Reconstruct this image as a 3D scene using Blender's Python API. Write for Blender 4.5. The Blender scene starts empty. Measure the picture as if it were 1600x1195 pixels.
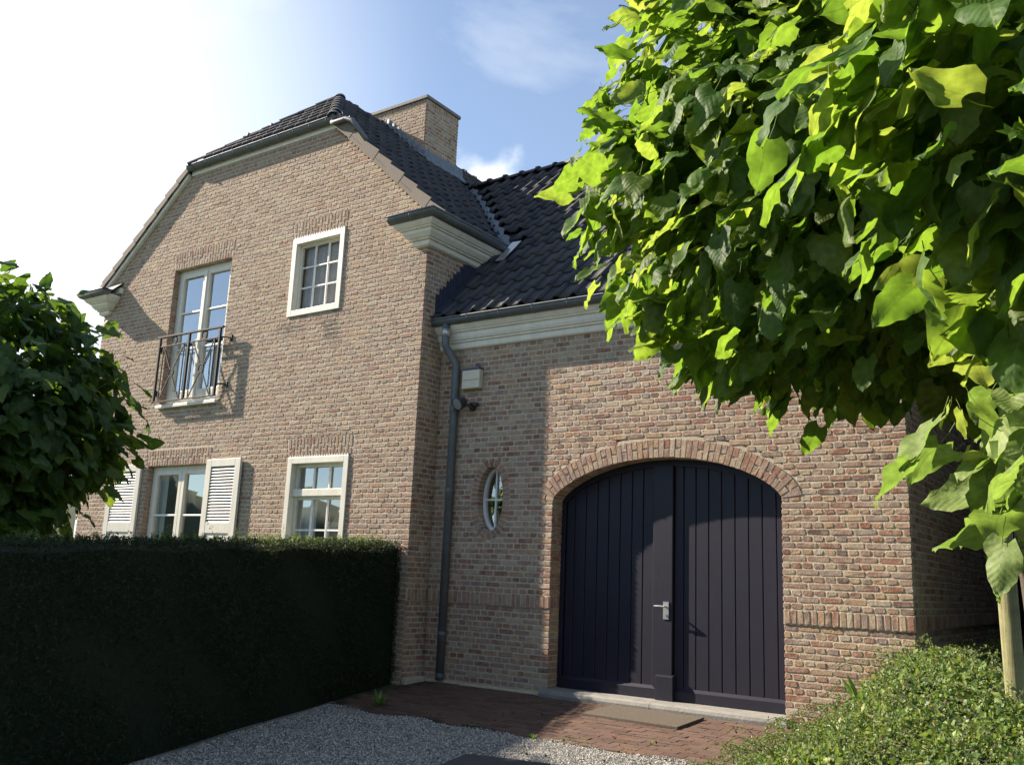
import bpy, math, random
import numpy as np
from mathutils import Vector, Matrix
random.seed(7); rng = np.random.default_rng(7)
S = bpy.context.scene
C = S.collection

# ------------------------------------------------------------------ camera
cam_d = bpy.data.cameras.new('camera'); cam = bpy.data.objects.new('camera', cam_d); C.objects.link(cam)
_r = Vector((0.81885876, 0.57246963, 0.04181930)); _u = Vector((0.08311919, -0.19035098, 0.97819113)); _f = Vector((-0.56794500, 0.79752431, 0.20345378))
cam.matrix_world = Matrix(((_r.x, _u.x, -_f.x, 0), (_r.y, _u.y, -_f.y, 0), (_r.z, _u.z, -_f.z, 0), (0, 0, 0, 1)))
cam_d.sensor_width = 36.0; cam_d.lens = 36.0 * 1453.3 / 1600.0
cam_d.clip_start = 0.05; cam_d.clip_end = 2000
S.camera = cam

# ------------------------------------------------------------------ sun and sky
SUN = Vector((-4.2, -1.0, 2.65)).normalized()            # towards the sun
sun_el = math.asin(SUN.z); sun_az = math.atan2(SUN.x, SUN.y)
sd = bpy.data.lights.new('sun', 'SUN'); sd.energy = 5.0; sd.angle = math.radians(0.6); sd.color = (1.0, 0.88, 0.72)
so = bpy.data.objects.new('sun', sd); C.objects.link(so)
so.rotation_euler = (-SUN).to_track_quat('-Z', 'Y').to_euler(); so.location = (-30, -8, 20)
W = bpy.data.worlds.new('World'); S.world = W; W.use_nodes = True
nt = W.node_tree; nt.nodes.clear(); N = nt.nodes.new; L = nt.links.new
out = N('ShaderNodeOutputWorld'); bg = N('ShaderNodeBackground'); sky = N('ShaderNodeTexSky')
sky.sky_type = 'NISHITA'; sky.sun_disc = False; sky.sun_elevation = sun_el; sky.sun_rotation = sun_az
sky.altitude = 50; sky.air_density = 1.0; sky.dust_density = 0.05; sky.ozone_density = 2.8
bg.inputs[1].default_value = 0.068
L(sky.outputs[0], bg.inputs[0])
bgc = N('ShaderNodeBackground'); bgc.inputs[0].default_value = (0.93, 0.97, 1.0, 1); bgc.inputs[1].default_value = 0.50
tc = N('ShaderNodeTexCoord')
mp = N('ShaderNodeMapping'); mp.inputs['Scale'].default_value = (1.0, 1.0, 2.2); L(tc.outputs['Generated'], mp.inputs[0])
nz = N('ShaderNodeTexNoise'); nz.inputs['Scale'].default_value = 2.3; nz.inputs['Detail'].default_value = 7; nz.inputs['Roughness'].default_value = 0.55; nz.inputs['Distortion'].default_value = 0.4
L(mp.outputs[0], nz.inputs['Vector'])
dt = N('ShaderNodeVectorMath'); dt.operation = 'DOT_PRODUCT'; L(tc.outputs['Generated'], dt.inputs[0]); dt.inputs[1].default_value = tuple(Vector((-0.93, 0.18, 0.33)).normalized())
mr = N('ShaderNodeMapRange'); mr.interpolation_type = 'SMOOTHSTEP'; mr.inputs['From Min'].default_value = 0.80; mr.inputs['From Max'].default_value = 1.0; mr.inputs['To Min'].default_value = 0.0; mr.inputs['To Max'].default_value = 0.85
L(dt.outputs['Value'], mr.inputs['Value'])
cr = N('ShaderNodeMapRange'); cr.inputs['From Min'].default_value = 0.52; cr.inputs['From Max'].default_value = 0.82; cr.inputs['To Min'].default_value = 0.12; cr.inputs['To Max'].default_value = 0.7
L(nz.outputs[0], cr.inputs['Value'])
# a cumulus low behind the chimney, part of a bank near the horizon
cd_ = Vector((-0.5657, 0.7185, 0.4046)).normalized()
dt2 = N('ShaderNodeVectorMath'); dt2.operation = 'DISTANCE'; L(tc.outputs['Generated'], dt2.inputs[0]); dt2.inputs[1].default_value = tuple(cd_)
nz2 = N('ShaderNodeTexNoise'); nz2.inputs['Scale'].default_value = 16; nz2.inputs['Detail'].default_value = 6; L(tc.outputs['Generated'], nz2.inputs['Vector'])
mm = N('ShaderNodeMath'); mm.operation = 'MULTIPLY_ADD'; L(nz2.outputs[0], mm.inputs[0]); mm.inputs[1].default_value = 0.10; L(dt2.outputs['Value'], mm.inputs[2])
cm_ = N('ShaderNodeMapRange'); cm_.interpolation_type = 'SMOOTHSTEP'; cm_.inputs['From Min'].default_value = 0.052; cm_.inputs['From Max'].default_value = 0.090; cm_.inputs['To Min'].default_value = 0.95; cm_.inputs['To Max'].default_value = 0.0; L(mm.outputs[0], cm_.inputs['Value'])
ad0 = N('ShaderNodeMath'); ad0.operation = 'ADD'; ad0.use_clamp = True
ad = N('ShaderNodeMath'); ad.operation = 'ADD'; ad.use_clamp = True; L(mr.outputs[0], ad.inputs[0]); L(cr.outputs[0], ad0.inputs[0]); L(cm_.outputs[0], ad0.inputs[1]); L(ad0.outputs[0], ad.inputs[1])
mx = N('ShaderNodeMixShader'); L(ad.outputs[0], mx.inputs[0]); L(bg.outputs[0], mx.inputs[1]); L(bgc.outputs[0], mx.inputs[2]); L(mx.outputs[0], out.inputs[0])
S.view_settings.view_transform = 'Standard'; S.view_settings.look = 'None'; S.view_settings.gamma = 1.0
S.view_settings.exposure = 1.5; S.view_settings.use_curve_mapping = False

# ------------------------------------------------------------------ materials
def mat(name, col, rough=0.6, metal=0.0, var=0.0, vscale=8.0, bump=0.0, bscale=40.0, spec=0.5, col2=None):
    m = bpy.data.materials.new(name); m.use_nodes = True; t = m.node_tree; b = t.nodes['Principled BSDF']
    b.inputs['Base Color'].default_value = (*col, 1); b.inputs['Roughness'].default_value = rough; b.inputs['Metallic'].default_value = metal
    b.inputs['Specular IOR Level'].default_value = spec
    if var > 0 or col2:
        tcn = t.nodes.new('ShaderNodeTexCoord'); g = t.nodes.new('ShaderNodeNewGeometry')
        n = t.nodes.new('ShaderNodeTexNoise'); n.inputs['Scale'].default_value = vscale; n.inputs['Detail'].default_value = 6; n.inputs['Roughness'].default_value = 0.65
        t.links.new(g.outputs['Position'], n.inputs['Vector'])
        r = t.nodes.new('ShaderNodeMapRange'); r.inputs['From Min'].default_value = 0.3; r.inputs['From Max'].default_value = 0.7; t.links.new(n.outputs[0], r.inputs['Value'])
        mixn = t.nodes.new('ShaderNodeMix'); mixn.data_type = 'RGBA'
        c2 = col2 or tuple(c * (1 - var) for c in col)
        mixn.inputs['A'].default_value = (*col, 1); mixn.inputs['B'].default_value = (*c2, 1)
        t.links.new(r.outputs[0], mixn.inputs['Factor']); t.links.new(mixn.outputs['Result'], b.inputs['Base Color'])
    if bump > 0:
        g2 = t.nodes.new('ShaderNodeNewGeometry'); n2 = t.nodes.new('ShaderNodeTexNoise'); n2.inputs['Scale'].default_value = bscale; n2.inputs['Detail'].default_value = 5
        t.links.new(g2.outputs['Position'], n2.inputs['Vector'])
        bp = t.nodes.new('ShaderNodeBump'); bp.inputs['Strength'].default_value = 1.0; bp.inputs['Distance'].default_value = bump
        t.links.new(n2.outputs[0], bp.inputs['Height']); t.links.new(bp.outputs[0], b.inputs['Normal'])
    return m

def ramp_mat(name, stops, rough=0.9, bump=0.004, bscale=60, over=None, over_amt=0.5, over_scale=14, spec=0.3, grain=0.25):
    """colour picked per piece by the attribute rnd, mottled and washed over with a second colour"""
    m = bpy.data.materials.new(name); m.use_nodes = True; t = m.node_tree; b = t.nodes['Principled BSDF']; n = t.nodes.new; l = t.links.new
    at = n('ShaderNodeAttribute'); at.attribute_name = 'rnd'
    cr = n('ShaderNodeValToRGB'); el = cr.color_ramp.elements
    for i, (p, c) in enumerate(stops):
        e = el[i] if i < 2 else el.new(p); e.position = p; e.color = (*c, 1)
    l(at.outputs['Fac'], cr.inputs[0])
    g = n('ShaderNodeNewGeometry'); no = n('ShaderNodeTexNoise'); no.inputs['Scale'].default_value = over_scale; no.inputs['Detail'].default_value = 8; no.inputs['Roughness'].default_value = 0.7
    l(g.outputs['Position'], no.inputs['Vector'])
    col = cr.outputs[0]
    if over:
        r = n('ShaderNodeMapRange'); r.inputs['From Min'].default_value = 0.42; r.inputs['From Max'].default_value = 0.68; r.inputs['To Max'].default_value = over_amt; l(no.outputs[0], r.inputs['Value'])
        mi = n('ShaderNodeMix'); mi.data_type = 'RGBA'; l(r.outputs[0], mi.inputs['Factor']); l(col, mi.inputs['A']); mi.inputs['B'].default_value = (*over, 1); col = mi.outputs['Result']
    n3 = n('ShaderNodeTexNoise'); n3.inputs['Scale'].default_value = bscale; n3.inputs['Detail'].default_value = 6; n3.inputs['Roughness'].default_value = 0.7; l(g.outputs['Position'], n3.inputs['Vector'])
    r3 = n('ShaderNodeMapRange'); r3.inputs['From Min'].default_value = 0.3; r3.inputs['From Max'].default_value = 0.7; r3.inputs['To Min'].default_value = 1 - grain; r3.inputs['To Max'].default_value = 1 + grain; l(n3.outputs[0], r3.inputs['Value'])
    mu = n('ShaderNodeMix'); mu.data_type = 'RGBA'; mu.blend_type = 'MULTIPLY'; mu.inputs['Factor'].default_value = 1; l(col, mu.inputs['A']); l(r3.outputs[0], mu.inputs['B'])
    l(mu.outputs['Result'], b.inputs['Base Color'])
    bp = n('ShaderNodeBump'); bp.inputs['Strength'].default_value = 1.0; bp.inputs['Distance'].default_value = bump; l(n3.outputs[0], bp.inputs['Height']); l(bp.outputs[0], b.inputs['Normal'])
    b.inputs['Roughness'].default_value = rough; b.inputs['Specular IOR Level'].default_value = spec
    m['mul'] = 1
    return m

M = {}
BR = [(0.0, (0.10, 0.055, 0.05)), (0.07, (0.20, 0.075, 0.05)), (0.2, (0.27, 0.10, 0.065)), (0.34, (0.26, 0.15, 0.115)), (0.48, (0.33, 0.20, 0.145)),
      (0.62, (0.22, 0.15, 0.145)), (0.72, (0.38, 0.26, 0.18)), (0.82, (0.36, 0.20, 0.10)), (0.9, (0.42, 0.32, 0.225)), (1.0, (0.37, 0.31, 0.25))]
M['brick'] = ramp_mat('brick', [(p, tuple(.80 * c + .20 * t for c, t in zip(q, (.25, .18, .14)))) for p, q in BR], over=(0.43, 0.355, 0.265), over_amt=0.74, over_scale=9, bump=0.007, bscale=48)
M['brick_front'] = ramp_mat('brick gable', [(p, tuple(.52 * c + .48 * t for c, t in zip(q, (.26, .195, .155)))) for p, q in BR], over=(0.385, 0.315, 0.24), over_amt=0.76, over_scale=7, bump=0.007, bscale=48)
def stain(m, c, rad, amt):
    # rain-washed dirt of a fixed shape below a sill corner
    t = m.node_tree; b = t.nodes['Principled BSDF']; n = t.nodes.new; l = t.links.new; src = b.inputs['Base Color'].links[0].from_socket
    g = n('ShaderNodeNewGeometry'); mp_ = n('ShaderNodeMapping'); mp_.vector_type = 'TEXTURE'; mp_.inputs['Location'].default_value = c; mp_.inputs['Scale'].default_value = rad; l(g.outputs['Position'], mp_.inputs[0])
    le = n('ShaderNodeVectorMath'); le.operation = 'LENGTH'; l(mp_.outputs[0], le.inputs[0]); no = n('ShaderNodeTexNoise'); no.inputs['Scale'].default_value = 9; no.inputs['Detail'].default_value = 5; l(g.outputs['Position'], no.inputs['Vector'])
    a = n('ShaderNodeMath'); a.operation = 'ADD'; l(le.outputs['Value'], a.inputs[0]); l(no.outputs[0], a.inputs[1])
    r = n('ShaderNodeMapRange'); r.interpolation_type = 'SMOOTHSTEP'; r.inputs['From Min'].default_value = .8; r.inputs['From Max'].default_value = 1.6; r.inputs['To Min'].default_value = amt; r.inputs['To Max'].default_value = 0; l(a.outputs[0], r.inputs['Value'])
    mi = n('ShaderNodeMix'); mi.data_type = 'RGBA'; l(r.outputs[0], mi.inputs['Factor']); l(src, mi.inputs['A']); mi.inputs['B'].default_value = (.07, .055, .05, 1); l(mi.outputs['Result'], b.inputs['Base Color'])
stain(M['brick_front'], (-9.18, 8.6, 3.22), (.22, 1, .30), .75); stain(M['brick_front'], (-10.05, 8.6, 3.3), (.35, 1, .16), .45); stain(M['brick_front'], (-7.75, 8.6, 4.0), (.3, 1, .35), .25)
M['mortar'] = mat('mortar', (0.54, 0.46, 0.34), 0.95, var=0.3, vscale=12, bump=0.004, bscale=90)
M['tile'] = ramp_mat('roof tile', [(0, (0.022, 0.024, 0.034)), (0.5, (0.036, 0.037, 0.050)), (1, (0.052, 0.050, 0.060))], rough=0.68, bump=0.001, bscale=50, over=(0.085, 0.075, 0.06), over_amt=0.55, over_scale=3.5, spec=0.35)
M['verge'] = ramp_mat('verge tile', [(0, (0.155, 0.13, 0.108)), (1, (0.20, 0.17, 0.14))], rough=0.85, bump=0.002, bscale=60, over=(0.2, 0.16, 0.13), over_amt=0.5)
M['zinc'] = mat('weathered zinc', (0.15, 0.165, 0.18), 0.55, 0.25, var=0.35, vscale=6, bump=0.001, bscale=30)
M['zinc_new'] = mat('bright zinc', (0.55, 0.57, 0.58), 0.4, 0.7, var=0.2)
M['dark_lead'] = mat('dark blue flashing', (0.035, 0.043, 0.07), 0.5, 0.1, var=0.35)
M['bracket'] = mat('galvanised bracket', (0.24, 0.25, 0.26), 0.45, 0.5, var=0.3)
M['lead'] = mat('lead sheet', (0.17, 0.20, 0.24), 0.6, 0.15, var=0.4, vscale=9, bump=0.004, bscale=18)
M['deck'] = mat('roof deck', (0.02, 0.02, 0.022), 0.9)
M['cream'] = mat('cream paint', (0.78, 0.74, 0.65), 0.5, var=0.12, vscale=5, bump=0.0006, bscale=25)
M['white'] = mat('white paint', (0.68, 0.65, 0.56), 0.42, var=0.07, vscale=7)
M['shutter'] = mat('greige shutter paint', (0.60, 0.57, 0.50), 0.5, var=0.08, vscale=7)
M['bar_white'] = mat('glazing bar paint', (0.72, 0.73, 0.72), 0.4)
M['iron'] = mat('black iron', (0.009, 0.007, 0.007), 0.7, 0.0, var=0.3, bump=0.0008)
M['door'] = mat('aubergine black door paint', (0.012, 0.0112, 0.026), 0.5, var=0.25, vscale=4, bump=0.0006, bscale=55, spec=0.4)
M['door_gap'] = mat('door groove', (0.006, 0.006, 0.009), 0.9)
M['stone'] = mat('bluestone', (0.27, 0.26, 0.24), 0.75, var=0.35, vscale=7, bump=0.003, bscale=35)
M['cap_stone'] = mat('chimney slab stone', (0.20, 0.19, 0.18), 0.8, var=0.3, bump=0.003)
M['steel'] = mat('brushed steel', (0.62, 0.61, 0.58), 0.35, 0.8)
M['curtain'] = mat('curtain cloth', (0.42, 0.39, 0.36), 0.9, var=0.2, vscale=9)
M['net'] = mat('white net curtain', (0.75, 0.76, 0.78), 0.9, var=0.1, vscale=9)
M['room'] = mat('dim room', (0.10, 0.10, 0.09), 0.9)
M['plastic'] = mat('alarm casing', (0.60, 0.55, 0.42), 0.45, var=0.12, vscale=12)
M['blue'] = mat('blue plastic', (0.05, 0.08, 0.14), 0.4)
M['lamp_body'] = mat('floodlight body', (0.03, 0.032, 0.04), 0.4)
M['lens'] = mat('frosted lens', (0.22, 0.23, 0.23), 0.25)
M['mat'] = mat('coir mat', (0.13, 0.105, 0.078), 1.0, var=0.45, vscale=60, bump=0.006, bscale=260)
M['soil'] = mat('dark soil', (0.03, 0.03, 0.016), 0.95, var=0.5, vscale=10, bump=0.02, bscale=14)
M['grass'] = mat('grass ground', (0.05, 0.075, 0.025), 0.95, var=0.5, vscale=2.5, bump=0.03, bscale=20)
M['gravel_base'] = mat('gravel bed', (0.30, 0.29, 0.27), 0.95, var=0.6, vscale=70, bump=0.012, bscale=110)
M['pebble'] = ramp_mat('pebble', [(0, (0.14, 0.14, 0.135)), (0.35, (0.36, 0.35, 0.33)), (0.8, (0.54, 0.51, 0.46)), (1, (0.68, 0.66, 0.60))], rough=0.8, bump=0.0005, bscale=120)
M['paver'] = ramp_mat('clay paver', [(0, (0.085, 0.050, 0.038)), (0.5, (0.112, 0.066, 0.050)), (1, (0.138, 0.083, 0.062))], rough=0.9, over=(0.10, 0.08, 0.065), over_amt=0.5, over_scale=4, bump=0.003, bscale=60)
M['joint'] = mat('sandy joint', (0.035, 0.027, 0.022), 0.95, var=0.5, vscale=30)
M['slab'] = mat('dark slab', (0.05, 0.052, 0.058), 0.7, var=0.3, vscale=12, bump=0.002)
M['bark'] = mat('bark', (0.10, 0.08, 0.055), 0.95, var=0.5, vscale=14, bump=0.012, bscale=30)
M['stake'] = mat('weathered stake timber', (0.26, 0.245, 0.12), 0.9, var=0.45, vscale=9, bump=0.004, bscale=24)
M['woods'] = mat('far woods', (0.10, 0.125, 0.075), 0.95, var=0.5, vscale=0.3)
M['dry'] = mat('dry leaf', (0.13, 0.085, 0.045), 0.9, var=0.5, vscale=20)
M['petal'] = mat('white petal', (0.8, 0.79, 0.72), 0.7)
M['asphalt'] = mat('asphalt', (0.05, 0.05, 0.05), 0.9, var=0.3, vscale=8, bump=0.004)

def stretch_bump(m, scl, dist, colour=0.0):
    t = m.node_tree; n = t.nodes.new; l = t.links.new; b = t.nodes['Principled BSDF']
    g = n('ShaderNodeNewGeometry'); mp_ = n('ShaderNodeMapping'); mp_.inputs['Scale'].default_value = scl; l(g.outputs['Position'], mp_.inputs[0])
    no = n('ShaderNodeTexNoise'); no.inputs['Scale'].default_value = 1.0; no.inputs['Detail'].default_value = 6; no.inputs['Roughness'].default_value = .7; l(mp_.outputs[0], no.inputs['Vector'])
    bp = n('ShaderNodeBump'); bp.inputs['Distance'].default_value = dist; l(no.outputs[0], bp.inputs['Height']); l(bp.outputs[0], b.inputs['Normal'])
    if colour:
        src = b.inputs['Base Color'].links[0].from_socket; r = n('ShaderNodeMapRange'); r.inputs['From Min'].default_value = .3; r.inputs['From Max'].default_value = .7; r.inputs['To Min'].default_value = 1 - colour; r.inputs['To Max'].default_value = 1 + colour; l(no.outputs[0], r.inputs['Value'])
        mu = n('ShaderNodeMix'); mu.data_type = 'RGBA'; mu.blend_type = 'MULTIPLY'; mu.inputs['Factor'].default_value = 1; l(src, mu.inputs['A']); l(r.outputs[0], mu.inputs['B']); l(mu.outputs['Result'], b.inputs['Base Color'])
stretch_bump(M['door'], (90, 90, 3.5), .0012, .22); stretch_bump(M['stake'], (60, 60, 2.2), .006, .35); stretch_bump(M['bark'], (40, 40, 6), .012, .3)
for k_ in ('cream', 'white', 'shutter'): stretch_bump(M[k_], (9, 9, 1.6), .0008, .10)
def leaf_mat(name, stops, trans, tmix=0.5, rough=0.56, grain_scale=30, veins=False):
    m = bpy.data.materials.new(name); m.use_nodes = True; t = m.node_tree; b = t.nodes['Principled BSDF']; n = t.nodes.new; l = t.links.new
    at = n('ShaderNodeAttribute'); at.attribute_name = 'rnd'
    cr = n('ShaderNodeValToRGB'); el = cr.color_ramp.elements
    for i, (p, c) in enumerate(stops):
        e = el[i] if i < 2 else el.new(p); e.position = p; e.color = (*c, 1)
    l(at.outputs['Fac'], cr.inputs[0])
    g = n('ShaderNodeNewGeometry'); no = n('ShaderNodeTexNoise'); no.inputs['Scale'].default_value = grain_scale; no.inputs['Detail'].default_value = 5; l(g.outputs['Position'], no.inputs['Vector'])
    r = n('ShaderNodeMapRange'); r.inputs['From Min'].default_value = 0.3; r.inputs['From Max'].default_value = 0.7; r.inputs['To Min'].default_value = 0.75; r.inputs['To Max'].default_value = 1.25; l(no.outputs[0], r.inputs['Value'])
    mu = n('ShaderNodeMix'); mu.data_type = 'RGBA'; mu.blend_type = 'MULTIPLY'; mu.inputs['Factor'].default_value = 1; l(cr.outputs[0], mu.inputs['A']); l(r.outputs[0], mu.inputs['B'])
    l(mu.outputs['Result'], b.inputs['Base Color']); b.inputs['Roughness'].default_value = rough; b.inputs['Specular IOR Level'].default_value = 0.35
    vein = None
    if veins:
        def mth(op, a, b2=None, c=None):
            q = n('ShaderNodeMath'); q.operation = op
            for i, v_ in enumerate((a, b2, c)):
                if v_ is None: continue
                if isinstance(v_, (int, float)): q.inputs[i].default_value = v_
                else: l(v_, q.inputs[i])
            return q.outputs[0]
        al = n('ShaderNodeAttribute'); al.attribute_name = 'lc'; sx = n('ShaderNodeSeparateXYZ'); l(al.outputs['Vector'], sx.inputs[0])
        aq = mth('ABSOLUTE', sx.outputs[0]); fr = mth('FRACT', mth('MULTIPLY', mth('SUBTRACT', sx.outputs[1], mth('MULTIPLY', aq, .55)), 6.5))
        tri = mth('ABSOLUTE', mth('SUBTRACT', fr, .5))                    # 0.5 on a side vein, 0 between
        def ss(v_, a, b2):
            q = n('ShaderNodeMapRange'); q.interpolation_type = 'SMOOTHSTEP'; l(v_, q.inputs['Value']); q.inputs['From Min'].default_value = a; q.inputs['From Max'].default_value = b2; return q.outputs[0]
        mid = ss(aq, .05, .012); vein = mth('MAXIMUM', mid, mth('MULTIPLY', ss(tri, .43, .49), .4))
        mv = n('ShaderNodeMix'); mv.data_type = 'RGBA'; l(mth('MULTIPLY', vein, .5), mv.inputs['Factor']); l(mu.outputs['Result'], mv.inputs['A']); mv.inputs['B'].default_value = (.22, .28, .10, 1); l(mv.outputs['Result'], b.inputs['Base Color'])
        # brown-edged blemishes
        nb_ = n('ShaderNodeTexNoise'); nb_.inputs['Scale'].default_value = 9; nb_.inputs['Detail'].default_value = 4; l(g.outputs['Position'], nb_.inputs['Vector'])
        mb_ = n('ShaderNodeMix'); mb_.data_type = 'RGBA'; l(mth('MULTIPLY', ss(nb_.outputs[0], .70, .78), .7), mb_.inputs['Factor']); l(mv.outputs['Result'], mb_.inputs['A']); mb_.inputs['B'].default_value = (.16, .11, .04, 1); l(mb_.outputs['Result'], b.inputs['Base Color'])
        quilt = mth('ADD', mth('MULTIPLY', tri, -.45), mth('MULTIPLY', no.outputs[0], .9))
    tr = n('ShaderNodeBsdfTranslucent')
    cr2 = n('ShaderNodeValToRGB'); e2 = cr2.color_ramp.elements
    for i, (p, c) in enumerate(trans):
        e = e2[i] if i < 2 else e2.new(p); e.position = p; e.color = (*c, 1)
    l(at.outputs['Fac'], cr2.inputs[0])
    mu2 = n('ShaderNodeMix'); mu2.data_type = 'RGBA'; mu2.blend_type = 'MULTIPLY'; mu2.inputs['Factor'].default_value = 1; l(cr2.outputs[0], mu2.inputs['A']); l(r.outputs[0], mu2.inputs['B'])
    l(mu2.outputs['Result'], tr.inputs['Color'])
    if veins:
        mt = n('ShaderNodeMix'); mt.data_type = 'RGBA'; mt.blend_type = 'MULTIPLY'; l(mth('MULTIPLY', vein, .45), mt.inputs['Factor']); l(mu2.outputs['Result'], mt.inputs['A']); mt.inputs['B'].default_value = (.45, .5, .4, 1); l(mt.outputs['Result'], tr.inputs['Color'])
    bp = n('ShaderNodeBump'); bp.inputs['Distance'].default_value = 0.006; bp.inputs['Strength'].default_value = 0.8; l(quilt if veins else no.outputs[0], bp.inputs['Height']); l(bp.outputs[0], b.inputs['Normal'])
    mi = n('ShaderNodeMixShader'); mi.inputs[0].default_value = tmix; l(b.outputs[0], mi.inputs[1]); l(tr.outputs[0], mi.inputs[2]); l(mi.outputs[0], t.nodes['Material Output'].inputs[0])
    return m
M['leaf'] = leaf_mat('catalpa leaf', [(0, (0.045, 0.10, 0.022)), (0.6, (0.065, 0.13, 0.026)), (1, (0.12, 0.17, 0.035))],
                     [(0, (0.15, 0.28, 0.022)), (0.6, (0.25, 0.39, 0.032)), (1, (0.38, 0.46, 0.06))], 0.52, veins=True)
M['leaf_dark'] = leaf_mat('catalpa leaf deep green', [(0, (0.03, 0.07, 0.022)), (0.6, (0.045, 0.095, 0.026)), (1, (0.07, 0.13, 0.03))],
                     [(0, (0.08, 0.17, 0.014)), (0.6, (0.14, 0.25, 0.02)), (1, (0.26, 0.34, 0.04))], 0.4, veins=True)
M['leaf_pale'] = leaf_mat('pale young catalpa leaf', [(0, (0.16, 0.22, 0.07)), (0.6, (0.22, 0.29, 0.09)), (1, (0.30, 0.33, 0.09))],
                     [(0, (0.20, 0.33, 0.05)), (0.6, (0.27, 0.40, 0.06)), (1, (0.40, 0.46, 0.07))], 0.45, veins=True)
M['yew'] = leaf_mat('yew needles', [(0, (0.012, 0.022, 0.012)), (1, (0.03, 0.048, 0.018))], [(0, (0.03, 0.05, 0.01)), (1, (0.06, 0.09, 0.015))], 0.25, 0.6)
M['cover'] = leaf_mat('ground cover leaf', [(0, (0.065, 0.11, 0.04)), (0.5, (0.125, 0.195, 0.062)), (0.85, (0.22, 0.29, 0.08)), (1, (0.28, 0.22, 0.09))],
                      [(0, (0.12, 0.22, 0.03)), (1, (0.3, 0.38, 0.05))], 0.35, 0.5)
M['blade'] = leaf_mat('bright weed blade', [(0, (0.12, 0.22, 0.06)), (1, (0.2, 0.32, 0.08))], [(0, (0.2, 0.35, 0.04)), (1, (0.3, 0.42, 0.06))], 0.4)

def glass_mat(name, tint, fmin, fmax):
    m = bpy.data.materials.new(name); m.use_nodes = True; t = m.node_tree; t.nodes.clear(); n = t.nodes.new; l = t.links.new
    o = n('ShaderNodeOutputMaterial'); tr = n('ShaderNodeBsdfTransparent'); tr.inputs[0].default_value = (*tint, 1)
    gl = n('ShaderNodeBsdfGlossy'); gl.inputs['Roughness'].default_value = 0.015; gl.inputs['Color'].default_value = (0.95, 0.98, 1, 1)
    lw = n('ShaderNodeLayerWeight'); lw.inputs['Blend'].default_value = 0.35
    r = n('ShaderNodeMapRange'); r.inputs['To Min'].default_value = fmin; r.inputs['To Max'].default_value = fmax; l(lw.outputs['Facing'], r.inputs['Value'])
    mi = n('ShaderNodeMixShader'); l(r.outputs[0], mi.inputs[0]); l(tr.outputs[0], mi.inputs[1]); l(gl.outputs[0], mi.inputs[2]); l(mi.outputs[0], o.inputs[0])
    return m
M['glass'] = glass_mat('window glass', (0.84, 0.87, 0.86), 0.20, 0.78)
M['glass_dim'] = glass_mat('screened glass', (0.8, 0.8, 0.78), 0.02, 0.14)

# ------------------------------------------------------------------ helpers
def link(o, parent=None):
    C.objects.link(o)
    if parent is not None: o.parent = parent
    return o
def tag(o, label=None, cat=None, group=None, kind=None):
    if label: o['label'] = label
    if cat: o['category'] = cat
    if group: o['group'] = group
    if kind: o['kind'] = kind
    return o
def empty(name, loc=(0, 0, 0), label=None, cat=None, group=None):
    o = bpy.data.objects.new(name, None); link(o); o.location = loc; o.empty_display_size = 0.2
    tag(o, label, cat, group); return o
def mesh_obj(name, me, parent=None, m=None):
    o = bpy.data.objects.new(name, me)
    if m is not None and not me.materials: me.materials.append(m)
    link(o, parent)
    if parent is not None and parent.location.length > 0:      # meshes are written in world coordinates
        o.location = -parent.location
    return o
def np_mesh(name, V, faces, rnd=None, smooth=False, m=None, lc=None):
    """V (N,k,3): N copies of a k-vertex piece sharing the face list"""
    V = np.asarray(V, dtype=np.float32)
    if V.ndim == 2: V = V[None]
    n, k, _ = V.shape
    me = bpy.data.meshes.new(name)
    lens = np.array([len(f) for f in faces]); flat = np.concatenate([np.array(f) for f in faces])
    me.vertices.add(n * k); me.vertices.foreach_set('co', V.reshape(-1))
    loops = (flat[None, :] + (np.arange(n) * k)[:, None]).reshape(-1).astype(np.int32)
    tot = np.tile(lens, n).astype(np.int32); start = np.concatenate([[0], np.cumsum(tot)[:-1]]).astype(np.int32)
    me.loops.add(len(loops)); me.loops.foreach_set('vertex_index', loops)
    me.polygons.add(len(tot)); me.polygons.foreach_set('loop_start', start); me.polygons.foreach_set('loop_total', tot)
    me.polygons.foreach_set('use_smooth', np.full(len(tot), bool(smooth)))
    if rnd is not None:
        a = me.attributes.new('rnd', 'FLOAT', 'POINT'); a.data.foreach_set('value', np.repeat(np.asarray(rnd, dtype=np.float32), k))
    if lc is not None:
        a = me.attributes.new('lc', 'FLOAT_VECTOR', 'POINT'); a.data.foreach_set('vector', np.tile(np.asarray(lc, dtype=np.float32), (n, 1)).reshape(-1))
    me.update(calc_edges=True); me.validate()
    if m is not None: me.materials.append(m)
    return me
BOXF = [(0, 1, 2, 3), (7, 6, 5, 4), (0, 4, 5, 1), (1, 5, 6, 2), (2, 6, 7, 3), (3, 7, 4, 0)]
def box_v(x0, x1, y0, y1, z0, z1):
    return np.array([(x0, y0, z0), (x0, y1, z0), (x1, y1, z0), (x1, y0, z0), (x0, y0, z1), (x0, y1, z1), (x1, y1, z1), (x1, y0, z1)], dtype=float)
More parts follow.
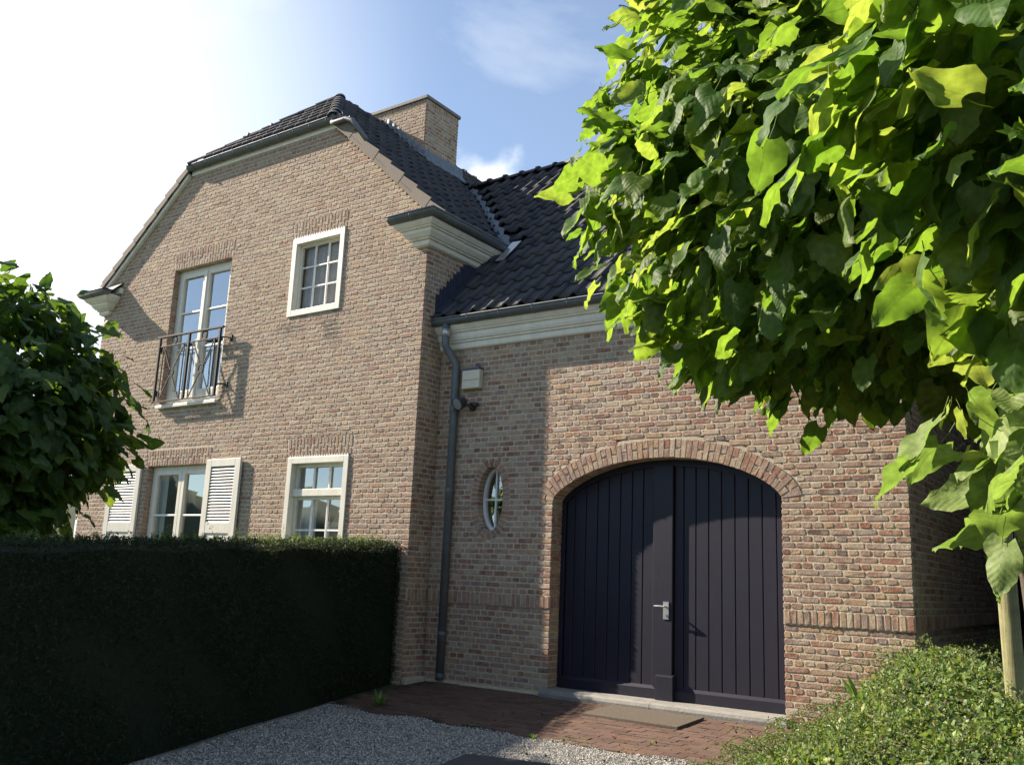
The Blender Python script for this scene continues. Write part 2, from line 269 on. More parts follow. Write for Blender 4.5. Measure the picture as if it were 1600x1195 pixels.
class MB:
    def __init__(s): s.v = []; s.f = []
    def add(s, v, f):
        b = len(s.v); s.v += [tuple(p) for p in v]; s.f += [tuple(i + b for i in q) for q in f]; return s
    def box(s, x0, x1, y0, y1, z0, z1):
        return s.add(box_v(min(x0, x1), max(x0, x1), min(y0, y1), max(y0, y1), min(z0, z1), max(z0, z1)), BOXF)
    def bar(s, a, b, w, h=None, up=(0, 0, 1)):
        """rectangular bar from a to b"""
        h = h or w; a = Vector(a); b = Vector(b); d = (b - a).normalized(); u = Vector(up)
        if abs(d.dot(u)) > 0.95: u = Vector((0, 1, 0))
        sd_ = d.cross(u).normalized(); u = sd_.cross(d)
        v = [p + sd_ * (i * w / 2) + u * (j * h / 2) for p in (a, b) for i, j in ((-1, -1), (1, -1), (1, 1), (-1, 1))]
        return s.add(v, [(3, 2, 1, 0), (4, 5, 6, 7), (0, 1, 5, 4), (1, 2, 6, 5), (2, 3, 7, 6), (3, 0, 4, 7)])
    def tube(s, pts, rad, seg=10, cap=True):
        pts = [Vector(p) for p in pts]; n = len(pts); rad = rad if hasattr(rad, '__len__') else [rad] * n
        b = len(s.v); prev = None
        for i, p in enumerate(pts):
            d = (pts[min(i + 1, n - 1)] - pts[max(i - 1, 0)]).normalized()
            if prev is None: prev = d.orthogonal().normalized()
            prev = (prev - d * prev.dot(d)).normalized(); q = d.cross(prev)
            for k in range(seg):
                t = 2 * math.pi * k / seg; s.v.append(tuple(p + (prev * math.cos(t) + q * math.sin(t)) * rad[i]))
        for i in range(n - 1):
            for k in range(seg):
                k2 = (k + 1) % seg; s.f.append((b + i * seg + k, b + i * seg + k2, b + (i + 1) * seg + k2, b + (i + 1) * seg + k))
        if cap: s.f.append(tuple(b + k for k in range(seg))[::-1]); s.f.append(tuple(b + (n - 1) * seg + k for k in range(seg)))
        return s
    def sweep(s, prof, path, closed=False):
        """prof: list of 2D, path: function (u,v,i)->3D for i-th station; n stations given by len(path)"""
        b = len(s.v); k = len(prof)
        for st in path:
            for q in prof: s.v.append(tuple(st(q)))
        for i in range(len(path) - 1):
            for j in range(k if closed else k - 1):
                j2 = (j + 1) % k; s.f.append((b + i * k + j, b + i * k + j2, b + (i + 1) * k + j2, b + (i + 1) * k + j))
        if closed: s.f.append(tuple(b + j for j in range(k))[::-1]); s.f.append(tuple(b + (len(path) - 1) * k + j for j in range(k)))
        return s
    def obj(s, name, m, parent=None, bevel=0.0, smooth=False, seg=2):
        me = bpy.data.meshes.new(name); me.from_pydata(s.v, [], s.f); me.materials.append(m)
        me.polygons.foreach_set('use_smooth', [bool(smooth)] * len(me.polygons))
        me.update(); o = mesh_obj(name, me, parent)
        if bevel > 0:
            bm_ = o.modifiers.new('bevel', 'BEVEL'); bm_.width = bevel; bm_.segments = seg; bm_.limit_method = 'ANGLE'
        return o
CAMP = np.zeros(3)
def px(p):
    p = np.asarray(p, float); d = p @ np.array(_f); return 800 + 1453.3 * (p @ np.array(_r)) / d, 597.5 - 1453.3 * (p @ np.array(_u)) / d, d
def G(y): return -1.262 - 0.047 * min(max(9.0 - y, 0), 13)

# ------------------------------------------------------------------ ground (setting)
def sheet(name, rows, m, kind='structure', parent=None):
    """rows: list of (y, x0, x1, dz); follows the ground slope"""
    v = []; f = []
    for y, x0, x1, dz in rows: v += [(x0, y, G(y) + dz), (x1, y, G(y) + dz)]
    for i in range(len(rows) - 1): f.append((2 * i, 2 * i + 2, 2 * i + 3, 2 * i + 1))
    o = MB().add(v, f).obj(name, m, parent)
    if kind: o['kind'] = kind
    return o
sheet('ground', [(400, -500, 500, -0.02), (9.0, -500, 500, -0.02), (-4, -500, 500, -0.02), (-400, -500, 500, -0.02)], M['grass'])
sheet('gravel_bed', [(7.3, -8.2, -1.6, -0.012), (3.0, -6.8, -1.0, -0.012), (-4, -4.6, 2.6, -0.012), (-9, -4.0, 3.4, -0.012)], M['gravel_base'])
sheet('road', [(-9.02, -60, 60, -0.008), (-15, -60, 60, -0.008)], M['asphalt'])

# gravel stones: nobody could count them
def pebbles():
    n = 85000
    y = rng.uniform(3.2, 7.14, n); x = rng.uniform(-7.4, -1.4, n)
    keep = (x > -7.55 + 0.275 * (8.45 - y)) & (y < 7.10 + 0.06 * np.sin(x * 7))
    P = np.stack([x, y, np.zeros(n)], 1)[keep]
    zz = -1.262 - 0.047 * (9 - P[:, 1]); P[:, 2] = zz - 0.006 + rng.uniform(0, 0.008, len(P)) + 0.006 * np.sin(P[:, 0] * 5.1) * np.cos(P[:, 1] * 6.3)
    q = px(P); vis = (q[1] < 1300) & (q[0] > -60) & (q[0] < 1700); P = P[vis]; n = len(P)
    t = []
    for ring, (zr, rr) in enumerate([(-0.6, 0.75), (0.15, 1.0), (0.75, 0.62)]):
        for k in range(6): a = k * math.pi / 3 + ring * 0.5; t.append((rr * math.cos(a), rr * math.sin(a), zr))
    t.append((0, 0, 1.0)); t = np.array(t)
    F = []
    for r_ in range(2):
        for k in range(6): F.append((r_ * 6 + k, r_ * 6 + (k + 1) % 6, r_ * 6 + 6 + (k + 1) % 6, r_ * 6 + 6 + k))
    for k in range(6): F.append((12 + k, 12 + (k + 1) % 6, 18))
    s = rng.uniform(0.0035, 0.0078, (n, 1)); sc = np.concatenate([s * rng.uniform(.8, 1.4, (n, 1)), s, s * rng.uniform(.5, .85, (n, 1))], 1)
    a = rng.uniform(0, 6.28, n); V = t[None] * sc[:, None, :] * rng.uniform(0.8, 1.2, (n, len(t), 1))
    ca, sa = np.cos(a)[:, None], np.sin(a)[:, None]
    X = V[..., 0] * ca - V[..., 1] * sa; Y = V[..., 0] * sa + V[..., 1] * ca
    tl = rng.normal(0, .35, (n, 1)); Z = V[..., 2] + X * tl
    V = np.stack([X, Y, Z], -1) + P[:, None, :]
    o = mesh_obj('gravel', np_mesh('gravel', V, F, rng.random(n), False, M['pebble']))
    tag(o, 'pale gravel of small rounded stones on the drive', 'gravel', kind='stuff')
pebbles()

# ------------------------------------------------------------------ bricks
ang = [math.radians(a) for a in (0,)]
def brick_template():
    # octagonal outline (8) in three rings; unit: x,z in [-1,1] scaled later
    cc = 1.0
    o = [(-1, -1, 1, 0), (-1, -1, 0, 1), (-1, 1, 0, -1), (-1, 1, 1, 0), (1, 1, -1, 0), (1, 1, 0, -1), (1, -1, 0, 1), (1, -1, -1, 0)]
    return o
OCT = brick_template()
BRF = [tuple(r * 8 + i for i in (k, (k + 1) % 8)) + tuple((r + 1) * 8 + i for i in ((k + 1) % 8, k)) for r in range(2) for k in range(8)] + [tuple(16 + k for k in range(8))]
BRF = [tuple(reversed(f)) for f in BRF]
def brick_verts(u0, u1, v0, v1, back, front, r, cut0=.0065):
    """arrays (N,) -> (N,24,3) in (u, n, v) local coordinates, n outward"""
    n = len(u0); uc = (u0 + u1) / 2; vc = (v0 + v1) / 2; hu = (u1 - u0) / 2; hv = (v1 - v0) / 2
    V = np.zeros((n, 24, 3))
    for ring, (ins, cut) in enumerate([(0, cut0), (0.0003, cut0 + .002), (.0028, cut0 + .002)]):
        nn = back if ring == 0 else (front - 0.0022 if ring == 1 else front)
        for k, (sx, sz, cx, cz) in enumerate(OCT):
            V[:, ring * 8 + k, 0] = uc + sx * (hu - ins) + cx * cut
            V[:, ring * 8 + k, 2] = vc + sz * (hv - ins) + cz * cut
            V[:, ring * 8 + k, 1] = nn
    V[:, 8:, :] += r.normal(0, 1, (n, 16, 3)) * np.array([0.0018, 0.0009, 0.0017])
    V[:, 16:, 1] += np.abs(r.normal(0, 0.0012, (n, 1)))
    return V
class Plane:
    def __init__(s, O, U, Nn, Vv=(0, 0, 1)): s.O = np.array(O, float); s.U = np.array(U, float); s.N = np.array(Nn, float); s.V = np.array(Vv, float)
    def w(s, L_): return s.O + L_[..., 0:1] * s.U + L_[..., 1:2] * s.N + L_[..., 2:3] * s.V
PITCH = 0.0635; JNT = 0.0155
ALLB = []      # (worldverts(24,3), rnd, part key, name)
def sub_iv(iv, a, b):
    o = []
    for s_, e_ in iv:
        if b <= s_ or a >= e_: o.append((s_, e_)); continue
        if a > s_: o.append((s_, a))
        if b < e_: o.append((b, e_))
    return o
def courses(key, pl, z0, z1, ivf, nfront=0.0085, nback=-0.02, phase=0.0, proud=None, mort=None, mdepth=0.2, tone=None, msink=0.008):
    """lays courses in English cross bond; ivf(zlo, zhi) -> intervals; also returns the mortar boxes"""
    z = z0; i = 0; U0, U1, V0, V1, NF = [], [], [], [], []
    while z < z1 - 0.005:
        zt = min(z + PITCH, z1); ivs = ivf(z, zt)
        pr_ = proud(z) if proud else 0.0
        for (a, b) in ivs:
            if b - a < 0.02: continue
            if mort is not None: mort.append((a + .006, b - .006, z, zt, pr_))
            head = i % 2 == 0
            st = 0.1085 if head else 0.217; off = phase + (0.054 if head else (0.1085 if (i // 2) % 2 else 0.0))
            k = math.floor((a - off) / st); x = off + k * st
            cuts = [a]
            while x < b:
                if x > a: cuts.append(x + random.uniform(-.005, .005))
                x += st
                if head and random.random() < 0.06: pass
            cuts.append(b)
            # merge slivers
            cl = [cuts[0]]
            for c in cuts[1:-1]:
                if c - cl[-1] > 0.05 and b - c > 0.05: cl.append(c)
            cl.append(b)
            for p, q in zip(cl[:-1], cl[1:]):
                U0.append(p + (JNT / 2 if p > a else -.0005)); U1.append(q - (JNT / 2 if q < b else -.0005)); V0.append(z + JNT / 2 + random.uniform(-.001, .001)); V1.append(zt - JNT / 2 + random.uniform(-.001, .001)); NF.append(nfront + pr_)
            # plain wall ends keep the brick flush with the corner
        z += PITCH; i += 1
    U0, U1, V0, V1, NF = map(np.array, (U0, U1, V0, V1, NF)); ok = (U1 - U0) > 0.012; U0, U1, V0, V1, NF = U0[ok], U1[ok], V0[ok], V1[ok], NF[ok]
    V = brick_verts(U0, U1, V0, V1, nback + NF - nfront, NF, rng); Wd = pl.w(V)
    t = rng.random(len(U0)) if tone is None else np.clip(rng.random(len(U0)) * tone[1] + tone[0], 0, 1)
    for a_, b_ in zip(Wd, t): ALLB.append((a_, b_, key, 'brick'))
def upright(key, pl, u0, u1, v0, v1, wid=0.0635, fan=0.0, name='soldier_brick', nfront=0.0095, back=-0.1, split=False):
    n = max(1, round((u1 - u0) / wid)); w_ = (u1 - u0) / n; uc = (u0 + u1) / 2
    for i in range(n):
        a = u0 + i * w_ + JNT / 2 - .001; b = a + w_ - JNT + .002
        hs = [(v0, v1)]
        if split: m_ = v0 + (v1 - v0) * (0.62 if i % 2 else 0.38); hs = [(v0, m_ - JNT / 2), (m_ + JNT / 2, v1)]
        for (p, q) in hs:
            V = brick_verts(np.array([a]), np.array([b]), np.array([p + .004]), np.array([q - .004]), back, nfront, rng)
            if fan: V[..., 0] += (V[..., 2] - v0) * fan * ((a + b) / 2 - uc) / ((u1 - u0) / 2)
            ALLB.append((pl.w(V)[0], rng.random(), key, name))
def mortar_obj(name, pl, mort, parent, depth, sink=-0.0054):
    Vs = []
    for a, b, z, zt, pr_ in mort:
        n0 = -sink + pr_
        L_ = np.array([(a, -depth, z), (a, n0, z), (b, n0, z), (b, -depth, z), (a, -depth, zt), (a, n0, zt), (b, n0, zt), (b, -depth, zt)])
        Vs.append(pl.w(L_))
    return mesh_obj(name, np_mesh(name, np.array(Vs), BOXF, None, False, M['mortar']), parent)

house = empty('brick_house', (-7.5, 9.0, -1.26), 'large brown brick house with dark tiled roofs, chimney and an arched garage wing', 'house')
KEYP = {}    # key -> wall object the bricks belong to

# ---- gable front
GY = 8.60
gp = Plane((0, GY, 0), (1, 0, 0), (0, -1, 0))
def g_ext(z):
    lo, hi = -14.84, -7.545
    if z > 4.62: hi = min(hi, -7.70 - (z - 4.70) / 0.91); lo = max(lo, -14.80 + (z - 4.62) / 0.81)
    return lo, hi
G_OPEN = [(-10.11, -9.06, 3.475, 4.65), (-12.93, -11.50, 2.36, 4.62), (-9.80, -8.65, -0.45, 1.455), (-13.02, -11.52, -1.1, 1.435)]
G_ARCH = [(-10.13, -9.04, 4.65, 4.905), (-12.96, -11.47, 4.62, 4.905), (-9.83, -8.62, 1.455, 1.715), (-13.05, -11.50, 1.435, 1.685)]
def g_iv(z, zt):
    zm = (z + zt) / 2; lo, hi = g_ext(zt); iv = [(lo, hi)]
    for a, b, p, q in G_OPEN:
        if p < zm < q: iv = sub_iv(iv, a, b)
    for a, b, p, q in G_ARCH:
        if p < zm < q + 0.01: k = (zm - p) * 0.12; iv = sub_iv(iv, a - 0.01 - k, b + 0.01 + k)
    return iv
mo = []
courses('gable', gp, -1.335, 6.36, g_iv, mort=mo, tone=(0.12, 0.88), nfront=0.0085)
gable = mortar_obj('gable_wall', gp, mo, house, 0.3); KEYP['gable'] = gable
for a, b, p, q in G_ARCH:
    ma = MB()
    upright('gable', gp, a, b, p, q, fan=0.045, name='arch_brick', split=True)
    ma.add([(a - .01, GY - .0047, p + .004), (b + .01, GY - .0047, p + .004), (b + .05, GY - .0047, q + .045), (a - .05, GY - .0047, q + .045), (a - .01, GY + .25, p + .004), (b + .01, GY + .25, p + .004), (b + .05, GY + .25, q + .045), (a - .05, GY + .25, q + .045)],
           [(0, 1, 2, 3), (4, 7, 6, 5), (0, 4, 5, 1), (1, 5, 6, 2), (2, 6, 7, 3), (3, 7, 4, 0)])
    ma.obj('lintel_mortar', M['mortar'], house)
# left jambs of the two recessed openings
for xj, zb, zt in ((-12.93, 2.36, 4.62), (-13.02, -1.1, 1.435)):
    jp = Plane((xj + .001, GY, 0), (0, 1, 0), (1, 0, 0)); courses('gable', jp, zb + .01, zt, lambda a, b: [(0.002, 0.19)], nfront=0.004, nback=-.004, phase=.09)
for xj, zb, zt in ((-11.50, 2.36, 4.62), (-11.52, -1.1, 1.435)):
    jp = Plane((xj - .001, GY, 0), (0, 1, 0), (-1, 0, 0)); courses('gable', jp, zb + .01, zt, lambda a, b: [(0.002, 0.19)], nfront=0.004, nback=-.004, phase=.09)
# ---- wing return wall (faces +X)
rp = Plane((-7.54, 0, 0), (0, 1, 0), (1, 0, 0))
mo = []
PB = -0.197; PA = -0.337
def r_iv(z, zt):
    if PA - .01 < (z + zt) / 2 < PB: return []
    return [(GY + .004, 9.03)] if z < 3.2 else [(GY + .004, 10.5)]
def prou(z): return 0.0 if z > PA - 0.03 else -0.012
def down_courses(z1, z0=-1.42): n = math.ceil((z1 - z0) / PITCH); return z1 - n * PITCH
courses('return', rp, down_courses(PA), PA, r_iv, mort=mo, proud=prou, tone=(0, .85)); courses('return', rp, PB, 4.30, r_iv, mort=mo, tone=(0, .85))
mo.append((GY + .004, 9.03, PA, PB, 0))
ret = mortar_obj('return_wall', rp, mo, house, 0.25); KEYP['return'] = ret
upright('return', rp, GY + .01, 9.0, PA, PB, .064)
# ---- garage front
DY = 9.0
wp = Plane((0, DY, 0), (1, 0, 0), (0, -1, 0))
XL, XR, ZS, RISE, PW = -5.763, -3.107, 0.86, 0.445, 0.7
XC = (XL + XR) / 2; HS = (XR - XL) / 2
def arch_z(x, off=0.0):
    t = min(1.0, abs((x - XC) / HS)); return ZS + RISE * (1 - t * t) ** PW + off
NA = 400
ths = np.linspace(0, math.pi, NA); ax_ = XC - HS * np.cos(ths); az_ = np.array([arch_z(x) for x in ax_])
tx = np.gradient(ax_); tz = np.gradient(az_); ln = np.hypot(tx, tz); nx, nz_ = -tz / ln, tx / ln
EXT = 0.205
ex, ez = ax_ + nx * EXT, az_ + nz_ * EXT
def ext_span(z):
    """interval of x covered by the arch ring plus opening at height z"""
    m_ = ez > z
    if not m_.any(): return None
    i0 = np.argmax(m_); i1 = len(m_) - 1 - np.argmax(m_[::-1])
    return min(ex[i0], ax_[i0]), max(ex[i1], ax_[i1])
OVC, OVW, OVH = (-6.655, 0.893), 0.187, 0.385
def w_iv(z, zt):
    zm = (z + zt) / 2; iv = [(-7.538, -1.93)]
    if PA - .01 < zm < PB: iv = []
    if zm < ZS - .005: iv = sub_iv(iv, XL, XR)
    else:
        s_ = ext_span(zm - 0.02)
        if s_: iv = sub_iv(iv, s_[0] - .006, s_[1] + .006)
    t = (zm - OVC[1]) / (OVH + .105)
    if abs(t) < 1: w_ = (OVW + .108) * math.sqrt(1 - t * t); iv = sub_iv(iv, OVC[0] - w_, OVC[0] + w_)
    return iv
mo = []
courses('garage', wp, down_courses(PA), PA, w_iv, mort=mo, proud=prou, phase=.06, nfront=.0085); courses('garage', wp, PB, 2.85, w_iv, mort=mo, phase=.06, nfront=.0085)
mo += [(-7.538, XL, PA, PB, 0), (XR, -1.93, PA, PB, 0)]
gar = mortar_obj('garage_wall', wp, mo, house, 0.2); KEYP['garage'] = gar
for a, b in ((-7.53, XL), (XR, -1.93)): upright('garage', wp, a, b, PA, PB, .0645)
# arch voussoirs, some cut in two
mxx, mzz = ax_ + nx * EXT * .5, az_ + nz_ * EXT * .5; cum = np.concatenate([[0], np.cumsum(np.hypot(np.diff(mxx), np.diff(mzz)))]); nb = round(cum[-1] / 0.0635)
for i in range(nb):
    s0 = cum[-1] * (i + .5) / nb; x0, z0 = np.interp(s0, cum, ax_), np.interp(s0, cum, az_)
    n0 = np.array([np.interp(s0, cum, nx), np.interp(s0, cum, nz_)]); n0 /= np.linalg.norm(n0); t0 = np.array([n0[1], -n0[0]])
    wm = cum[-1] / nb; j0 = np.interp(max(s0 - wm / 2, 0), cum, np.arange(NA)); j1 = np.interp(s0 + wm / 2, cum, np.arange(NA))
    we = math.hypot(np.interp(j1, np.arange(NA), ex) - np.interp(j0, np.arange(NA), ex), np.interp(j1, np.arange(NA), ez) - np.interp(j0, np.arange(NA), ez))
    wi = math.hypot(np.interp(j1, np.arange(NA), ax_) - np.interp(j0, np.arange(NA), ax_), np.interp(j1, np.arange(NA), az_) - np.interp(j0, np.arange(NA), az_))
    segs = [(0, EXT)] if i % 2 else [(0, EXT / 2 - .005), (EXT / 2 + .005, EXT)]
    if random.random() < .15: segs = [(0, EXT)]
    for a, b in segs:
        b -= random.uniform(0, .008)
        V = brick_verts(np.array([-.5]), np.array([.5]), np.array([a + .002]), np.array([b - .002]), -0.19, 0.012, rng)[0]
        tw = V[:, 2] / EXT; wid = wi + (we - wi) * tw - 0.0095
        V[:, 0] *= wid
        Wd = np.stack([x0 + t0[0] * V[:, 0] + n0[0] * V[:, 2], DY - V[:, 1], z0 + t0[1] * V[:, 0] + n0[1] * V[:, 2]], -1)
        ALLB.append((Wd, rng.random() * .75 + .2, 'garage', 'arch_brick'))
# mortar body of the arch and of the oval
def ring_solid(name, inn, outp, y0, y1, parent, closed=False):
    n = len(inn); v = []; f = []
    for (a, b) in zip(inn, outp): v += [(a[0], y0, a[1]), (b[0], y0, b[1]), (b[0], y1, b[1]), (a[0], y1, a[1])]
    for i in range(n if closed else n - 1):
        j = (i + 1) % n
        for k in range(4): k2 = (k + 1) % 4; f.append((i * 4 + k, j * 4 + k, j * 4 + k2, i * 4 + k2))
    return MB().add(v, f).obj(name, M['mortar'], parent)
idx = list(range(0, NA, 8)) + [NA - 1]
ring_solid('arch_mortar', [(ax_[i] + nx[i] * .003, az_[i] + nz_[i] * .003) for i in idx], [(ax_[i] + nx[i] * (EXT + .03), az_[i] + nz_[i] * (EXT + .03)) for i in idx], DY - .0047, DY + .2, house)
nov = 44
for i in range(nov):
    t = 2 * math.pi * i / nov
    # equal arc steps on the ellipse
    pass
tt = np.linspace(0, 2 * math.pi, 721); exo, ezo = OVW * np.sin(tt), OVH * np.cos(tt); co = np.concatenate([[0], np.cumsum(np.hypot(np.diff(exo), np.diff(ezo)))]); no_ = round(co[-1] / .052)
for i in range(no_):
    s0 = co[-1] * i / no_; th = np.interp(s0, co, tt); p = np.array([OVW * math.sin(th), OVH * math.cos(th)]); nn = np.array([math.sin(th) / OVW, math.cos(th) / OVH]); nn /= np.linalg.norm(nn); tn = np.array([nn[1], -nn[0]])
    curv = OVW * OVH / ((OVW * math.cos(th)) ** 2 + (OVH * math.sin(th)) ** 2) ** 1.5
    V = brick_verts(np.array([-.5]), np.array([.5]), np.array([.001]), np.array([.098]), -0.1, 0.008, rng)[0]
    V[:, 0] *= co[-1] / no_ * (1 + V[:, 2] * min(curv, 9)) - .011
    x0, z0 = OVC[0] + p[0], OVC[1] + p[1]
    ALLB.append((np.stack([x0 + tn[0] * V[:, 0] + nn[0] * V[:, 2], DY - V[:, 1], z0 + tn[1] * V[:, 0] + nn[1] * V[:, 2]], -1), rng.random() * .55, 'garage', 'arch_brick'))
th_ = np.linspace(0, 2 * math.pi, 48, endpoint=False)
ring_solid('oval_mortar', [(OVC[0] + (OVW + .003) * math.sin(t), OVC[1] + (OVH + .003) * math.cos(t)) for t in th_], [(OVC[0] + (OVW + .135) * math.sin(t), OVC[1] + (OVH + .135) * math.cos(t)) for t in th_], DY - .0047, DY + .14, house, True)
# left jamb of the garage door
for xj, sg in ((XL, 1), (XR, -1)):
    jp = Plane((xj - sg * .002, DY, 0), (0, 1, 0), (sg, 0, 0))
    courses('garage', jp, down_courses(PA), PA, lambda a, b: [(0.006, 0.2)], nfront=.006, nback=-.004, phase=.1, proud=lambda z: -.004)
    courses('garage', jp, PB, ZS, lambda a, b: [(0.004, 0.2)], nfront=.006, nback=-.004, phase=.1)
    upright('garage', jp, .004, .2, PA, PB, .065, back=-.004, nfront=.006)
# ---- garage side wall (faces +X), x = -1.93, with its own small gable end
sp = Plane((-1.93, 0, 0), (0, 1, 0), (1, 0, 0)); mo = []
SY1 = 15.2; RY = 12.03
def s_iv(z, zt):
    if PA - .01 < (z + zt) / 2 < PB: return []
    if zt > 3.1:
        k = (zt - 3.1) / 1.06; return [(9.0 + k, SY1 - k)] if 9 + k < SY1 - k - .1 else []
    return [(9.004, SY1)]
courses('side', sp, down_courses(PA), PA, s_iv, mort=mo, proud=prou); courses('side', sp, PB, 6.3, s_iv, mort=mo)
mo.append((9.004, SY1, PA, PB, 0)); sidew = mortar_obj('garage_side_wall', sp, mo, house, .25); KEYP['side'] = sidew
upright('side', sp, 9.01, SY1, PA, PB, .0645)
# hidden remaining walls, plain
bk = MB(); bk.box(-14.84, -14.55, GY + .3, 15.9, -1.4, 4.3); bk.box(-14.84, -7.54, 15.9, 16.1, -1.4, 4.6); bk.box(-7.79, -7.54, 10.51, 15.9, -1.4, 4.3); bk.box(-7.54, -1.93, 15.0, 15.2, -1.4, 3.1)
bk.obj('rear_wall', M['mortar'], house)

# ---- chimney
CX0, CX1, CY0, CY1, CT = -11.75, -10.03, 11.17, 12.05, 8.09
chim = empty('chimney', (0, 0, 0)); chim.parent = house; chim.location = -house.location
mo = []; cf = Plane((0, CY0, 0), (1, 0, 0), (0, -1, 0)); courses('chimney', cf, 6.4, 8.0, lambda a, b: [(CX0, CX1 - .004)], mort=mo, tone=(.25, .75), nfront=.0085)
chf = mortar_obj('chimney_front', cf, mo + [(CX0, CX1 - .004, 8.0, CT, 0)], house, .1)
upright('chimney', cf, CX0, CX1, 8.0, CT, .0635, nfront=.008, back=-.02)
mo = []; cs = Plane((CX1, 0, 0), (0, 1, 0), (1, 0, 0)); courses('chimney_side', cs, 6.4, 8.0, lambda a, b: [(CY0 + .004, CY1)], mort=mo, nfront=.0085)
upright('chimney_side', cs, CY0 + .01, CY1, 8.0, CT, .0635, nfront=.008, back=-.02)
chs = mortar_obj('chimney_side_wall', cs, mo + [(CY0 + .004, CY1, 8.0, CT, 0)], house, .1)
KEYP['chimney'] = chf; KEYP['chimney_side'] = chs
bpy.data.objects.remove(chim)
MB().box(CX0 + .005, CX1 - .11, CY0 + .11, CY1 - .01, 6.4, CT).obj('chimney_core', M['mortar'], house)
MB().box(CX0 - .05, CX1 + .035, CY0 - .04, CY1 + .03, CT + .001, CT + .062).obj('chimney_cap', M['cap_stone'], house, bevel=.006)
MB().box(CX0 + .3, CX1 - .3, CY0 + .25, CY1 - .25, CT + .062, CT + .08).obj('flue_cover', M['zinc'], house)

# ---- write the bricks: the largest in view singly, the rest joined
def pix_area(v):
    c = v[16:24].mean(0); a = v[16:24]; x, y, d = px(a)
    if d.min() < 0.2: return 0
    if x.max() < 0 or x.min() > 1600 or y.max() < 0 or y.min() > 1195: return 0
    nrm = np.cross(a[2] - a[0], a[5] - a[2]); return 0.5 * abs(np.dot(x, np.roll(y, 1)) - np.dot(y, np.roll(x, 1)))
def hidden(c):
    x, y, d = px(c)
    if y < 640 and x > 880 and y < 400 + (x - 880) * 0.62: return True        # behind the tree crown
    if x > 1240 and y > 1010 - (x - 1240) * .1: return True                    # behind the ground cover
    if x < 630 and y > 830: return True
    return False
areas = np.array([pix_area(b[0]) if not hidden(b[0][16:24].mean(0)) else 0 for b in ALLB])
names = np.array([b[3] for b in ALLB]); chosen = np.zeros(len(ALLB), bool)
for nm in ('brick', 'arch_brick', 'soldier_brick'):
    ii = np.where(names == nm)[0]; ii = ii[np.argsort(-areas[ii])][:300]; ii = ii[areas[ii] > 40]; chosen[ii] = True
brick_meshes = {}
for i in np.where(chosen)[0]:
    v, rv, key, nm = ALLB[i]; c = v[16:24].mean(0)
    me = np_mesh(nm, (v - c)[None], BRF, [rv], False, M['brick_front'] if key in ('gable', 'return', 'chimney') else M['brick']); par = KEYP[key]
    o = bpy.data.objects.new(nm, me); link(o, par); o.location = Vector(c)
for key in dict.fromkeys(b[2] for b in ALLB):
    sel = [i for i in range(len(ALLB)) if ALLB[i][2] == key and not chosen[i]]
    if not sel: continue
    me = np_mesh('brickwork', np.array([ALLB[i][0] for i in sel]), BRF, [ALLB[i][1] for i in sel], False, M['brick_front'] if key in ('gable', 'chimney') else M['brick'])
    o = bpy.data.objects.new('brickwork', me); link(o, KEYP[key]); o['kind'] = 'stuff'
for o_ in KEYP.values():
    o_.location = (0, 0, 0); o_.parent = house; o_.location = -house.location

# ------------------------------------------------------------------ roofs
SL = 0.91
def zr(x): return 4.42 + SL * (-7.25 - x)               # right slope of the wing
def zl(x): return 4.42 + .82 * (x + 15.13)               # left slope
XRDG = (-.91 * 7.25 - .82 * 15.13) / (.91 + .82); ZRDG = zr(XRDG)
HY0, HZ0 = 8.49, 6.37; SLL = 0.82
HRY = 10.02; HS_ = (ZRDG - HZ0) / (HRY - HY0)
GS = 1.06; GE = 8.76; GZ = 3.17
def zg(y): return GZ + GS * (y - GE)
RZ = zg(RY)
roof = MB()
xh = -7.25 - (HZ0 - 4.42) / SL; xhl = -15.13 + (HZ0 - 4.42) / SLL
e = .05
roof.add([(-7.25, 8.5, 4.42 - e), (-7.25, 16.2, 4.42 - e), (XRDG, 16.2, ZRDG - e), (XRDG, HRY, ZRDG - e), (xh, HY0, HZ0 - e), (xh, 8.5, HZ0 - e)], [(0, 1, 2, 3, 4, 5)])
roof.add([(-15.13, 8.5, 4.42 - e), (-15.13, 16.2, 4.42 - e), (XRDG, 16.2, ZRDG - e), (XRDG, HRY, ZRDG - e), (xhl, HY0, HZ0 - e), (xhl, 8.5, HZ0 - e)], [(5, 4, 3, 2, 1, 0)])
roof.add([(xhl, HY0, HZ0 - e), (xh, HY0, HZ0 - e), (XRDG, HRY, ZRDG - e)], [(0, 1, 2)])
roof.add([(-7.54, GE, GZ - e), (-1.8, GE, GZ - e), (-1.8, RY, RZ - e), (-9.9, RY, RZ - e), (-7.56, 9.95, zg(9.95) - e)], [(0, 1, 2, 3, 4)])
roof.add([(-1.8, RY, RZ - e), (-10.2, RY, RZ - e), (-10.2, 15.3, GZ - e), (-1.8, 15.3, GZ - e)], [(0, 1, 2, 3)])
roof_o = roof.obj('roof', M['deck'], house)
